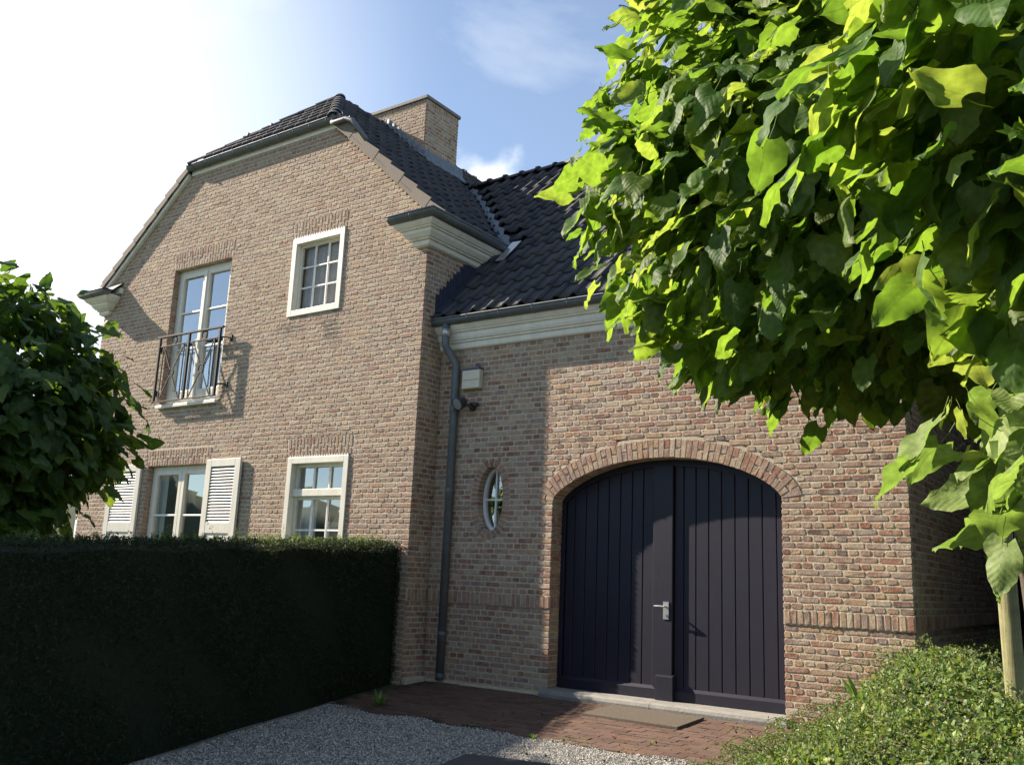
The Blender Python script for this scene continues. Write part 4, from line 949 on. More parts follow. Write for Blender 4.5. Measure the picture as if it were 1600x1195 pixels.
# oval window
ow = MB(); v = []; f = []; n = 48
oy = DY + .1
for k_ in range(n):
    t = 2 * math.pi * k_ / n
    for (dw, y) in ((.0, oy), (.0, oy + .05), (-.035, oy + .05), (-.035, oy + .01), (-.03, oy)): v.append((OVC[0] + (OVW - .004 + dw) * math.sin(t), y, OVC[1] + (OVH - .004 + dw) * math.cos(t)))
for k_ in range(n):
    for j in range(5): j2 = (j + 1) % 5; k2 = (k_ + 1) % n; f.append((k_ * 5 + j, k_ * 5 + j2, k2 * 5 + j2, k2 * 5 + j))
ov = ow.add(v, f).obj('oval_window', M['bar_white'], house, smooth=False)
iw, ih = OVW - .037, OVH - .037
sub(MB().box(OVC[0] - .011, OVC[0] + .011, oy + .012, oy + .034, OVC[1] - ih, OVC[1] + ih), 'glazing_bar', M['bar_white'], ov); sub(MB().box(OVC[0] - iw, OVC[0] + iw, oy + .014, oy + .032, OVC[1] - .011, OVC[1] + .011), 'glazing_bar', M['bar_white'], ov)
for qx in (-1, 1):
    for qz in (-1, 1):
        pts = [(OVC[0], oy + .035, OVC[1])] + [(OVC[0] + qx * iw * math.sin(t), oy + .035, OVC[1] + qz * ih * math.cos(t)) for t in np.linspace(0, math.pi / 2, 10)]
        a = rng.normal(0, .001, 3); pts = [(p[0], p[1] + a[0] * (p[0] - OVC[0]) * 4, p[2]) for p in pts]; sub(MB().add(pts, [tuple(range(11))]), 'pane', M['glass'], ov)
room(OVC[0] - iw - .02, OVC[0] + iw + .02, OVC[1] - ih - .02, OVC[1] + ih + .02, DY + .17)

# ------------------------------------------------------------------ balcony railing
rl = part_empty('balcony_railing', house); rl.location = -house.location
RYy = 8.475; a0, a1, zt_, zm_, zb_ = -12.925, -11.435, 3.47, 3.315, 2.425; am = (a0 + a1) / 2
rb = lambda name, m_: sub(m_, name, M['iron'], rl, bevel=.002)
rb('handrail', MB().box(a0 - .06, a1 + .07, RYy - .022, RYy + .022, zt_ - .012, zt_ + .014))
rb('rail', MB().box(a0, a1, RYy - .012, RYy + .012, zm_ - .009, zm_ + .009)); rb('rail', MB().box(a0 - .04, a1 + .04, RYy - .015, RYy + .015, zb_ - .008, zb_ + .01))
for x in (a0, am, a1): rb('post', MB().box(x - .018, x + .018, RYy - .018, RYy + .018, zb_, zt_))
def ring(x, z, r_, w=.011):
    m_ = MB(); m_.tube([(x + r_ * math.cos(t), RYy, z + r_ * math.sin(t)) for t in np.linspace(0, 2 * math.pi, 25)], w, 6, False); rb('ring', m_)
for l, r2 in ((a0, am), (am, a1)):
    for x in (l + .11, r2 - .11): rb('baluster', MB().box(x - .008, x + .008, RYy - .008, RYy + .008, zb_, zm_))
    xc = (l + r2) / 2; zc = (zb_ + zm_) / 2; ring(xc, (zm_ + zt_) / 2, .062); ring(xc, zc, .062)
    for sx in (-1, 1):
        for sz in (-1, 1):
            e_ = Vector((xc + sx * (xc - l - .11), RYy, zm_ if sz > 0 else zb_)); c0 = Vector((xc, RYy, zc)); d = (e_ - c0).normalized(); rb('crossbar', MB().bar(c0 + d * .062, e_, .018, .014, up=(0, 1, 0)))
for x, sx in ((a0, -1), (a1, 1)):
    for z in (3.315, 2.60):
        rb('wall_bracket', MB().bar((x, RYy, z), (x + sx * .08, RYy + .02, z), .018).bar((x + sx * .08, RYy + .02, z), (x + sx * .13, GY - .005, z), .018).box(x + sx * .13 - .025, x + sx * .13 + .025, GY - .03, GY - .008, z - .045, z + .045))

# ------------------------------------------------------------------ garage door
gd = part_empty('garage_door', house); gd.location = -house.location
def under(x): return arch_z(x) if XL < x < XR else ZS
DYY = DY + .2
# head frame following the arch and the jamb frames
hv = []; hf = []
xs = [XL + (XR - XL) * i / 40 for i in range(41)]
for x in xs:
    t = (x - XC) / HS; xi = XC + (HS - .075) * t
    hv += [(x, DYY - .0, arch_z(x) + .01), (xi, DYY - .0, ZS + (RISE - .07) * max(0.0, 1 - t * t) ** PW), (xi, DYY + .06, ZS + (RISE - .07) * max(0.0, 1 - t * t) ** PW), (x, DYY + .06, arch_z(x) + .01)]
for i in range(40):
    for j in range(4): j2 = (j + 1) % 4; hf.append((i * 4 + j, i * 4 + 4 + j, i * 4 + 4 + j2, i * 4 + j2))
m_ = MB().add(hv, hf); sub(m_, 'head_frame', M['door'], gd)
for x in (XL, XR - .05): sub(MB().box(x, x + .05, DYY, DYY + .06, -1.18, ZS + .01), 'side_frame', M['door'], gd, bevel=.003)
sub(MB().add([(XL, DYY + .055, -1.19), (XR, DYY + .055, -1.19)] + [(x, DYY + .055, arch_z(x)) for x in reversed(xs)], [tuple(range(43))]), 'door_backing', M['door_gap'], gd)
def plank(x0, x1, y, z0=-1.06):
    n = 4; top = [(x0 + (x1 - x0) * i / n) for i in range(n + 1)]
    tz_ = [ZS + (RISE - .06) * max(0, 1 - min(1, abs((x - XC) / (HS - .05))) ** 2) ** PW for x in top]
    bv = .006; v = []
    fr = [(x0 + bv, z0)] + [(max(min(x, x1 - bv), x0 + bv), z) for x, z in zip(top, tz_)] + [(x1 - bv, z0)]
    bk_ = [(x0, z0)] + list(zip(top, tz_)) + [(x1, z0)]
    v = [(a, y, b) for a, b in fr] + [(a, y + .007, b) for a, b in bk_] + [(a, y + .03, b) for a, b in bk_]; k_ = len(fr)
    f = [tuple(range(k_))]
    for r_ in range(2):
        for i in range(k_): j = (i + 1) % k_; f.append((r_ * k_ + i, r_ * k_ + k_ + i, r_ * k_ + k_ + j, r_ * k_ + j))
    sub(MB().add(v, f), 'plank', M['door'], gd)
PL = [-5.707, -5.600, -5.452, -5.302, -5.157, -5.012, -4.866, -4.727, -4.590]
for a, b in zip(PL[:-1], PL[1:]): plank(a + .003, b - .003, DYY + .022)
plank(-4.587, -4.356, DYY - .02)                        # meeting stile, stands proud
PRr = [-4.353, -4.247, -4.108, -3.965, -3.822, -3.677, -3.532, -3.388, -3.243, -3.16]
for a, b in zip(PRr[:-1], PRr[1:]): plank(a + .003, b - .003, DYY + .022)
for x0, x1 in ((XL + .05, -4.525), (-4.325, XR - .05)):
    sub(MB().add([(x0, DYY - .01, -1.18), (x1, DYY - .01, -1.18), (x1, DYY - .01, -1.085), (x0, DYY - .01, -1.085), (x0, DYY + .03, -1.18), (x1, DYY + .03, -1.18), (x1, DYY + .022, -1.055), (x0, DYY + .022, -1.055)], [(0, 1, 2, 3), (3, 2, 6, 7), (1, 5, 6, 2), (0, 3, 7, 4)]), 'bottom_rail', M['door'], gd)
sub(MB().add([(-4.525, DYY - .065, -1.185), (-4.325, DYY - .065, -1.185), (-4.325, DYY - .065, -.945), (-4.525, DYY - .065, -.945), (-4.525, DYY + .02, -1.185), (-4.325, DYY + .02, -1.185), (-4.325, DYY + .02, -.925), (-4.525, DYY + .02, -.925)], [(0, 1, 2, 3), (3, 2, 6, 7), (1, 5, 6, 2), (0, 3, 7, 4)]), 'kick_block', M['door'], gd, bevel=.004)
hd = MB(); hx_, hz_ = -4.425, -.285; hy = DYY - .02
hd.box(hx_ - .032, hx_ + .032, hy - .008, hy - .0005, hz_ - .09, hz_ + .09); hd.tube([(hx_ + .0, hy - .005, hz_ + .04), (hx_, hy - .05, hz_ + .04)], .011, 10); hd.tube([(hx_ + .005, hy - .052, hz_ + .04), (hx_ - .06, hy - .055, hz_ + .042), (hx_ - .115, hy - .052, hz_ + .04)], [.010, .010, .009], 10)
hd.tube([(hx_, hy - .008, hz_ - .045), (hx_, hy - .018, hz_ - .045)], .015, 12)
sub(hd, 'handle', M['steel'], gd, smooth=False)
# threshold stone (two lengths)
tm = MB(); tp = [(9.26, -1.185), (8.93, -1.19), (8.895, -1.205), (8.885, -1.235), (8.89, -1.30), (9.26, -1.30)]
for a, b in ((-5.80, -4.47), (-4.466, -3.06)):
    tm = MB(); tm.sweep(tp, [lambda q, a=a: (a, q[0], q[1]), lambda q, b=b: (b, q[0], q[1])], True); tm.obj('threshold_stone', M['stone'], house)
# cement fillet at wall foot
cfm = MB(); cfm.box(-7.53, XL - .03, 8.955, 9.0, -1.3, -1.235); cfm.box(-7.54, -7.46, GY, 8.96, -1.3, -1.21); cfm.obj('wall_foot', M['mortar'], house, bevel=.02)

# ------------------------------------------------------------------ alarm box and floodlight (screwed to the wall: things of their own)
al = empty('alarm_box', (-6.975, 9.0, 2.375), 'cream alarm box with blue top strip on the wall beside the downpipe', 'alarm box')
MB().box(-7.115, -6.84, 8.905, 8.99, 2.25, 2.49).obj('casing', M['plastic'], al, bevel=.012, seg=3)
MB().box(-7.112, -6.843, 8.895, 8.988, 2.492, 2.52).obj('top_strip', M['blue'], al, bevel=.004)
MB().box(-7.10, -6.855, 8.9, 8.906, 2.36, 2.362).obj('seam', M['room'], al)
fl = empty('floodlight', (-6.98, 9.0, 2.05), 'small dark round floodlight tilted downwards under the alarm box', 'light')
MB().box(-7.0, -6.93, 8.94, 8.99, 1.99, 2.08).tube([(-6.965, 8.95, 2.02), (-7.0, 8.88, 2.05), (-7.03, 8.86, 2.06)], .016, 8).obj('bracket', M['lamp_body'], fl, smooth=False)
lc = Vector((-7.06, 8.83, 2.06)); ld = Vector((-.15, -.85, -.5)).normalized()
MB().tube([lc - ld * .085, lc - ld * .07, lc - ld * .02, lc + ld * .045, lc + ld * .055], [.03, .055, .075, .085, .085], 20).obj('housing', M['lamp_body'], fl, smooth=True)
MB().tube([lc + ld * .0555, lc + ld * .059], [.07, .062], 20).obj('lens', M['lens'], fl)
MB().tube([(-6.90, 8.97, 2.06), (-6.90, 8.93, 2.05), (-6.90, 8.90, 2.03)], [.025, .028, .022], 12).obj('sensor', M['lamp_body'], fl, smooth=True)

# ------------------------------------------------------------------ paving
pv = sheet('paving', [(9.0, -7.5, -1.9, -.005), (7.09, -7.2, -1.9, -.005)], M['joint'])
PAV = []
for j in range(19):
    y0 = 7.08 + j * .1025
    for i in range(28):
        x0 = -7.36 + i * .208 + (j % 2) * .104
        if x0 < -7.5 + .31 * max(0, 8.45 - y0) - .1 or x0 > -2.0: continue
        if y0 + .1 > 8.885 and x0 + .2 > -5.81 and x0 < -3.05: y1 = 8.88
        else: y1 = y0 + .098
        if y1 - y0 < .03: continue
        if j == 0: dy = rng.uniform(-.012, .012)
        else: dy = 0
        sink = rng.normal(0, .0013) - (.012 if j == 0 and rng.random() < .2 else 0); gap = rng.uniform(.001, .0035)
        V = brick_verts(np.array([x0 + gap / 2]), np.array([x0 + .208 - gap / 2]), np.array([y0 + dy + gap / 2]), np.array([y1 - gap / 2 + dy * 0]), -.05, .012 + sink, rng, .008)[0]
        Wd = np.stack([V[:, 0], V[:, 2], -1.262 - .047 * (9 - V[:, 2]) + V[:, 1] - .012], -1)
        PAV.append((Wd, rng.random()))
PAVF = BRF
def pav_area(v): x, y, d = px(v.mean(0)); return 1 / d if 560 < x < 1200 and 1040 < y < 1200 else 0
od = np.argsort([-pav_area(p[0]) for p in PAV]); first = set(od[:300])
PAVF = [tuple(reversed(f)) for f in BRF]
for i, (v, rv) in enumerate(PAV):
    if i in first:
        c = v.mean(0); o = bpy.data.objects.new('paver', np_mesh('paver', (v - c)[None], PAVF, [rv], False, M['paver'])); link(o, pv); o.location = Vector(c)
r_ = [i for i in range(len(PAV)) if i not in first]
if r_:
    o = bpy.data.objects.new('paver_rows', np_mesh('paver_rows', np.array([PAV[i][0] for i in r_]), PAVF, [PAV[i][1] for i in r_], False, M['paver'])); link(o, pv); o['kind'] = 'stuff'
# door mat
dm = MB(); q = [(-4.86, 8.24), (-3.83, 8.20), (-3.83, 8.80), (-4.86, 8.85)]
dm.add([(x, y, G(y) + .002) for x, y in q] + [(x, y, G(y) + .024) for x, y in q], [(4, 5, 6, 7), (0, 1, 5, 4), (1, 2, 6, 5), (2, 3, 7, 6), (3, 0, 4, 7)])
o = dm.obj('doormat', M['mat'], None, bevel=.004); tag(o, 'worn sandy coir doormat lying before the black garage door', 'doormat')
# dark slab at the bottom edge of the frame
dk = MB(); q = [(-4.66, 6.14), (-3.96, 6.27), (-3.84, 5.58), (-4.54, 5.45)]
dk.add([(x, y, G(y) - .02) for x, y in q] + [(x, y, G(y) + .03) for x, y in q], [(7, 6, 5, 4), (4, 5, 1, 0), (5, 6, 2, 1), (6, 7, 3, 2), (7, 4, 0, 3)])
o = dk.obj('slab', M['slab'], None, bevel=.006); tag(o, 'dark flat square slab set in the pale gravel', 'slab')

# ------------------------------------------------------------------ foliage
LC = []
def leaf_tpl(seed, curl=.25, wave=.02):
    LC.clear()
    r0 = np.random.default_rng(seed); nu, nv = 9, 10; v = []
    m0, m1 = r0.uniform(0, 6, 2); side = [r0.normal(0, .028, nv), r0.normal(0, .028, nv)]; fold = r0.uniform(.05, .38); roll = r0.normal(0, .25)
    for j in range(nv):
        t = j / (nv - 1)
        for i in range(nu):
            q = -1 + 2 * i / (nu - 1); a_ = abs(q)
            w_ = .53 * (1 - t) ** .62 * (1 - math.exp(-(t + .045) * 11)) + .012
            w_ *= 1 + side[0 if q < 0 else 1][j] * 2.2 * a_ + .05 * math.sin(t * 17 + m0 + q) * a_
            x = q * w_; y = t - .16 * a_ ** 2 * (1 - t) ** 3 + .03 * q * math.sin(m1)
            z = -curl * .55 * t ** 1.8 + fold * a_ * w_ - curl * .35 * (q * w_) ** 2 * 4 + wave * math.sin((t - a_ * .45) * 26 + m0) * a_ + .05 * math.sin(t * 6 + m1 + q * 2) + roll * x * t
            z += .035 * math.sin(t * 14 + m1) * a_ ** 3 + r0.normal(0, .004)
            v.append((x, y, z)); LC.append((q * w_ * 2, t, 0))
    f = [(j * nu + i, j * nu + i + 1, (j + 1) * nu + i + 1, (j + 1) * nu + i) for j in range(nv - 1) for i in range(nu - 1)]
    b = len(v); v += [(-.008, .02, -.006), (.008, .02, -.006), (.007, -.25, .03), (-.007, -.25, .03), (.006, -.5, .12), (-.006, -.5, .12), (0, .02, -.02), (0, -.25, .015), (0, -.5, .105)]
    f += [(b, b + 1, b + 2, b + 3), (b + 3, b + 2, b + 4, b + 5), (b, b + 3, b + 7, b + 6), (b + 3, b + 5, b + 8, b + 7), (b + 1, b + 6, b + 7, b + 2), (b + 2, b + 7, b + 8, b + 4)]
    LC.extend([(.5, 0.02, 1)] * 9)
    return np.array(v), f
LT = [leaf_tpl(s, c, w) for s, c, w in ((1, .15, .015), (2, .4, .02), (3, .75, .02), (4, .25, .025), (5, .55, .02), (6, .08, .025), (7, .35, .02), (8, .95, .015))]
LF = LT[0][1]
def basis(d, n):
    d = d / np.linalg.norm(d, axis=1, keepdims=True); x = np.cross(d, n); x /= np.linalg.norm(x, axis=1, keepdims=True) + 1e-9; z = np.cross(x, d); return x, d, z
def crown(tree, clumps, size, m, nparts, seed, mvars, box=False):
    """clumps: list of (centre, radii, n_clusters, leaves per cluster); leaves hang outwards and down from twig tips"""
    r0 = np.random.default_rng(seed); P, D, Nn, Sz = [], [], [], []; twigs = []
    for (c, rad, nc, nl, shell) in clumps:
        c = np.array(c); rad = np.array(rad)
        for q in range(nc):
            d = r0.normal(0, 1, 3); d /= np.linalg.norm(d)
            rr = r0.uniform(shell[0], shell[1]) * (1 + .12 * math.sin(d[0] * 5 + seed) * math.cos(d[2] * 6 + d[1] * 4))
            if box and d[2] < 0: rr *= float((np.abs(d) ** 4).sum()) ** -.22
            if d[2] < -.25: d[2] *= .9
            tip = c + d * rad * rr; outw = d * np.array([1, 1, .6]); outw /= np.linalg.norm(outw); twigs.append((c, tip))
            for k_ in range(nl):
                off = r0.normal(0, 1, 3) * size * .75; p = tip + off * np.array([1, 1, .8])
                if box and np.linalg.norm((p - c) / rad) > (1.17 if d[2] < 0 else 1.10): continue
                dd = outw * r0.uniform(.35, 1.0) + np.array([0, 0, -r0.uniform(.05, .9)]) + r0.normal(0, .33, 3)
                nn2 = outw * .5 + np.array([0, 0, .9]) + r0.normal(0, .38, 3)
                P.append(p); D.append(dd); Nn.append(nn2); Sz.append(size * r0.choice([.55, .75, .9, 1.0, 1.1, 1.2], p=[.12, .15, .2, .25, .18, .1]))
    P, D, Nn, Sz = map(np.array, (P, D, Nn, Sz)); x, y, z = basis(D, Nn); n = len(P); var = r0.integers(0, len(LT), n); rv = r0.random(n)
    X, Y, dep = px(P); infr = (X > -40) & (X < 1640) & (Y > -40) & (Y < 1235) & (dep > .3)
    mean = np.mean([c[0] for c in clumps], 0); score = np.where(infr, Sz / np.maximum(dep, .3) * (1 + .0 * X), 0) 
    # front-most first: leaves nearer than their clump centre
    score = score * np.where(dep < np.dot(mean, np.array(_f)) + .2, 1, .2)
    order = np.argsort(-score)[:nparts]; part = np.zeros(n, bool); part[order] = True; part &= score > 0
    meshes = {}
    for vi in range(len(LT)):
        for q in range(4): meshes[(vi, q)] = np_mesh('leaf', (LT[vi][0])[None], LF, [(q + .5) / 4], True, m, LC)
    for i in np.where(part)[0]:
        o_ = bpy.data.objects.new('leaf', meshes[(int(var[i]), min(3, int(rv[i] * 4)))]); link(o_, tree); s_ = Sz[i]
        Mx = Matrix(((x[i][0] * s_, y[i][0] * s_, z[i][0] * s_, P[i][0]), (x[i][1] * s_, y[i][1] * s_, z[i][1] * s_, P[i][1]), (x[i][2] * s_, y[i][2] * s_, z[i][2] * s_, P[i][2]), (0, 0, 0, 1)))
        o_.matrix_local = Matrix.Translation(-tree.location) @ Mx
    rest_ = np.where(~part)[0]; T = np.stack([LT[v_][0] for v_ in var[rest_]])
    Vv = (T[..., 0:1] * x[rest_][:, None] + T[..., 1:2] * y[rest_][:, None] + T[..., 2:3] * z[rest_][:, None]) * Sz[rest_][:, None, None] + P[rest_][:, None]
    o_ = mesh_obj('foliage', np_mesh('foliage', Vv, LF, rv[rest_], True, m, LC), tree); o_['kind'] = 'stuff'
    return twigs
def limbs(tree, top, twigs, n, r_, seed):
    r0 = np.random.default_rng(seed); pick = r0.choice(len(twigs), min(n, len(twigs)), replace=False); top = np.array(top)
    for i in pick:
        tip = np.array(twigs[i][1]); tip = top + (tip - top) * .9; mid = top * .5 + tip * .5 + r0.normal(0, .08, 3) + np.array([0, 0, .12])
        MB().tube([top, top * .75 + mid * .25 + np.array([0, 0, .03]), mid, tip], [r_, r_ * .75, r_ * .45, r_ * .15], 6).obj('branch', M['bark'], tree, smooth=True)

# right-hand catalpa (large, close)
tA = empty('catalpa_tree', (-.62, 5.75, G(5.75)), 'large round-headed catalpa with big lime leaves overhanging the right half of the view', 'tree', 'clipped catalpa trees in the front garden')
MB().tube([(-.58, 5.75, -1.45), (-.60, 5.76, -.4), (-.66, 5.7, .6), (-.75, 5.6, 1.5)], [.075, .062, .055, .06], 10).obj('trunk', M['bark'], tA, smooth=True)
twA = crown(tA, [((-.70, 5.35, 2.56), (2.08, 1.77, 1.58), 920, 8, (.78, 1.0)), ((-.70, 5.35, 2.55), (1.7, 1.4, 1.28), 400, 8, (.3, .95))], .178, M['leaf'], 300, 11, None, True)
limbs(tA, (-.75, 5.6, 1.45), twA, 16, .04, 3)
# nearer catalpa reaching in from the right edge
tB = empty('catalpa_tree', (.25, 3.15, G(3.15)), 'nearest catalpa reaching in from the right edge with large drooping leaves', 'tree', 'clipped catalpa trees in the front garden')
MB().tube([(.25, 3.15, -1.6), (.24, 3.15, -.2), (.15, 3.17, 1.1)], [.07, .06, .055], 10).obj('trunk', M['bark'], tB, smooth=True)
twB = crown(tB, [((.07, 3.2, 1.6), (.84, .83, .80), 125, 7, (.7, 1.0)), ((.07, 3.2, 1.6), (.6, .6, .6), 45, 7, (.2, .9))], .195, M['leaf'], 240, 21, None)
limbs(tB, (.15, 3.17, 1.1), twB, 10, .035, 5)
# young pale shoots low on the right
tC = empty('young_catalpa', (-.28, 3.75, G(3.75)), 'young catalpa with pale yellow green drooping leaves low at the right edge', 'tree')
MB().tube([(-.12, 3.8, -1.55), (-.14, 3.78, -.3), (-.36, 3.66, .65)], [.02, .016, .01], 8).obj('trunk', M['bark'], tC, smooth=True)
twC = crown(tC, [((-.28, 3.62, .50), (.27, .26, .30), 24, 7, (.3, 1.0))], .185, M['leaf_pale'], 140, 33, None)
# left catalpa beyond the hedge
tL = empty('catalpa_tree', (-8.5, 3.75, G(3.75)), 'dark round catalpa at the left edge, rising behind the clipped hedge', 'tree', 'clipped catalpa trees in the front garden')
MB().tube([(-8.5, 3.75, -1.5), (-8.5, 3.75, 0), (-8.48, 3.72, .9)], [.075, .06, .05], 10).obj('trunk', M['bark'], tL, smooth=True)
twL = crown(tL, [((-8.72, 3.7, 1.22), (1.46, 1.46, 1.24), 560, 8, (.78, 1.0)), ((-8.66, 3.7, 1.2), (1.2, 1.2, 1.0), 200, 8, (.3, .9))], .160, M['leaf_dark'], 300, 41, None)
limbs(tL, (-8.48, 3.72, .6), twL, 10, .035, 7)
# stake beside the trunk
stk = MB(); b0 = np.array([-.87, 6.72, G(6.72)]); stk.tube([b0 + np.array((0, 0, -.1)), b0 + np.array((.0, 0, .7)), b0 + np.array((-.015, 0, 1.5)), b0 + np.array((-.02, 0, 1.9))], [.062, .061, .06, .058], 14)
o = stk.obj('tree_stake', M['stake'], None, smooth=True); tag(o, 'round weathered timber stake standing in the ground cover at the right', 'stake')

# small leaves: generic scatter of little folded leaves
def tiny(n, P, Nrm, size, r0, m, name, parent=None, aspect=.55, kind=None):
    D = r0.normal(0, 1, (n, 3)) + Nrm * .4; Nn = Nrm + r0.normal(0, .7, (n, 3)); x, y, z = basis(D, Nn)
    T = np.array([(0, 0, 0), (-aspect / 2, .45, .06), (0, .5, 0), (aspect / 2, .45, .06), (0, 1, -.05)])
    Vv = (T[None, :, 0:1] * x[:, None] + T[None, :, 1:2] * y[:, None] + T[None, :, 2:3] * z[:, None]) * size[:, None, None] + P[:, None]
    return mesh_obj(name, np_mesh(name, Vv, [(0, 2, 1), (0, 3, 2), (1, 2, 4), (2, 3, 4)], r0.random(n), False, m), parent)

# ------------------------------------------------------------------ hedge
hg = empty('hedge', (-6.5, 5.0, G(5.0)), 'tall dark clipped yew hedge running from the house corner along the drive', 'hedge')
def HX(y): return -7.62 + .275 * (8.45 - y)
def HZ(y): return .345 - .047 * (8.45 - y)
ys_ = np.linspace(8.56, -1.5, 40); v = []; f = []
for y in ys_:
    x = HX(y) + .02 * math.sin(y * 3); z = HZ(y) + .015 * math.sin(y * 5)
    for (dx, zz) in ((-.03, G(y) - .03), (-.05, z - .08), (-.12, z - .04), (-.75, z - .04), (-.82, z - .1), (-.84, G(y) - .03)): v.append((x + dx, y, zz))
for i in range(len(ys_) - 1):
    for j in range(5): f.append((i * 6 + j, i * 6 + j + 1, (i + 1) * 6 + j + 1, (i + 1) * 6 + j))
f.append(tuple(range(6)))
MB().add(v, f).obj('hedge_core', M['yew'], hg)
r0 = np.random.default_rng(5); n = 85000
y = r0.uniform(-1.5, 8.56, n) ** 1.0; sel = r0.random(n); zz = r0.random(n)
P = np.zeros((n, 3)); Nn = np.zeros((n, 3)); face = sel < .62; topm = (sel >= .62) & (sel < .9); endm = sel >= .9
hxv = HX(y); hzv = HZ(y); gv = -1.262 - .047 * np.clip(9 - y, 0, 13)
lump = .05 * np.sin(y * 4 + zz * 9) * np.cos(y * 2.3)
P[face] = np.stack([hxv[face] - .03 + lump[face] + r0.normal(0, .02, face.sum()), y[face], gv[face] + (hzv[face] - gv[face]) * zz[face]], 1); Nn[face] = (1, .3, 0)
P[topm] = np.stack([hxv[topm] - .82 * zz[topm], y[topm], hzv[topm] - .03 + lump[topm] * .6 + r0.normal(0, .018, topm.sum())], 1); Nn[topm] = (0, 0, 1)
k_ = endm.sum(); P[endm] = np.stack([HX(8.45) - .82 * r0.random(k_), 8.545 + r0.normal(0, .015, k_), -1.25 + 1.6 * r0.random(k_)], 1); Nn[endm] = (0, 1, 0)
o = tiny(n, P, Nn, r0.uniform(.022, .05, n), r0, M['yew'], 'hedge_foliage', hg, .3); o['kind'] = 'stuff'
# uncut shoots on top
m_ = 0; Ps, Ns, Ss = [], [], []
for q in range(150):
    yy = 8.4 - 5.0 * r0.random() ** 1.2; base = np.array([HX(yy) - .1 - .6 * r0.random(), yy, HZ(yy) - .02]); tilt = r0.normal(0, .5, 2); hgt = r0.uniform(.03, .09) * (2.2 if r0.random() < .08 else 1)
    for s_ in np.linspace(0, 1, 9):
        for w_ in range(3): Ps.append(base + np.array([tilt[0] * s_ * hgt, tilt[1] * s_ * hgt, s_ * hgt]) + r0.normal(0, .004, 3)); Ns.append((r0.normal(), r0.normal(), .4)); Ss.append(.026)
o = tiny(len(Ps), np.array(Ps), np.array(Ns, float), np.array(Ss), r0, M['cover'], 'hedge_shoots', hg, .25); o['kind'] = 'stuff'

# ------------------------------------------------------------------ ground cover bank, lower right
def edge_x(y): return np.interp(y, [2, 5.2, 6.3, 7.2, 8.0, 8.95], [-2.1, -2.45, -2.72, -2.74, -2.76, -2.80])
def bank(x, y):
    d = np.clip((x - edge_x(y)) / .85, 0, 1); h = .40 * d ** .85
    h = h + .32 * np.clip((x + 2.35) / .8, 0, 1) * np.clip((y - 5.0) / 2.0, 0, 1)
    return h * (1 + .16 * np.sin(x * 3.3 + y * 1.7) + .10 * np.sin(x * 8 + 1) * np.sin(y * 7.3) + .05 * np.sin(x * 19) * np.cos(y * 17))
gx, gy = np.meshgrid(np.linspace(-2.9, 2.6, 60), np.linspace(2.2, 13.5, 90)); gzz = -1.262 - .047 * np.clip(9 - gy, 0, 13) + bank(gx, np.minimum(gy, 8.9)) - .07
msk = (gx > -1.9) | (gy < 8.95)
vv = np.stack([gx, gy, np.where(msk, gzz, -1.5)], -1).reshape(-1, 3); ff = []
for j in range(89):
    for i in range(59):
        if msk[j, i] and msk[j + 1, i] and msk[j, i + 1] and msk[j + 1, i + 1]: a = j * 60 + i; ff.append((a, a + 1, a + 61, a + 60))
o = mesh_obj('planting_bed', np_mesh('planting_bed', vv, ff, None, True, M['soil'])); o['kind'] = 'structure'
n = 270000; x = r0.uniform(-2.9, 1.2, n); y = r0.uniform(3.2, 12.0, n); ok = ((x > -1.86) | (y < 8.93)) & (x > edge_x(y) - .05 * r0.random(n)); x, y = x[ok], y[ok]; n = len(x)
zz = -1.262 - .047 * np.clip(9 - y, 0, 13) + bank(x, np.minimum(y, 8.9)) + r0.normal(-.015, .04, n) + .05 * np.sin(x * 13 + 2 * np.sin(y * 5)) * np.sin(y * 11) - .02
P = np.stack([x, y, zz], 1); q = px(P); vis = (q[0] < 1700) & (q[1] < 1290) & (q[1] > 900); P = P[vis]; n = len(P)
o = tiny(n, P, np.tile([(-.25, -.3, 1.0)], (n, 1)), r0.choice([.018, .026, .036, .055], n, p=[.3, .35, .25, .10]) * r0.uniform(.8, 1.2, n), r0, M['cover'], 'ground_cover', None, .75); tag(o, 'dense low small-leaved ground cover on the bank at the right', 'ground cover', kind='stuff')
# arching sprays
Ps, Ns, Ss = [], [], []; tw = MB()
for q in range(900):
    yy = r0.uniform(4.5, 11); xx = edge_x(min(yy, 8.9)) + abs(r0.normal(0, .9)) if r0.random() < .7 else r0.uniform(-2.3, .8)
    if yy > 8.85 and xx < -1.8: continue
    b = np.array([xx, yy, G(yy) + float(bank(xx, min(yy, 8.9)))]); a = r0.uniform(0, 6.28); ln_ = r0.uniform(.10, .34); rise = r0.uniform(.05, .20)
    if xx < edge_x(min(yy, 8.9)) + .5: a = math.pi + r0.normal(0, .7)
    pts = [b + np.array([math.cos(a) * ln_ * s_, math.sin(a) * ln_ * s_, rise * math.sin(s_ * 2.4)]) for s_ in np.linspace(0, 1, 7)]; tw.tube(pts, .0018, 3, False)
    for s_ in np.linspace(.15, 1, 14):
        p = b + np.array([math.cos(a) * ln_ * s_, math.sin(a) * ln_ * s_, rise * math.sin(s_ * 2.4)])
        for w_ in range(2): Ps.append(p + r0.normal(0, .006, 3)); Ns.append((r0.normal(), r0.normal(), 1)); Ss.append(r0.uniform(.012, .024))
o = tiny(len(Ps), np.array(Ps), np.array(Ns, float), np.array(Ss), r0, M['cover'], 'spray_leaves', None, .6); tag(o, 'fine arching sprays of leaves standing out of the ground cover', 'foliage', kind='stuff')
o = tw.obj('spray_twigs', M['bark']); tag(o, 'thin twigs of the ground cover sprays', 'foliage', kind='stuff')
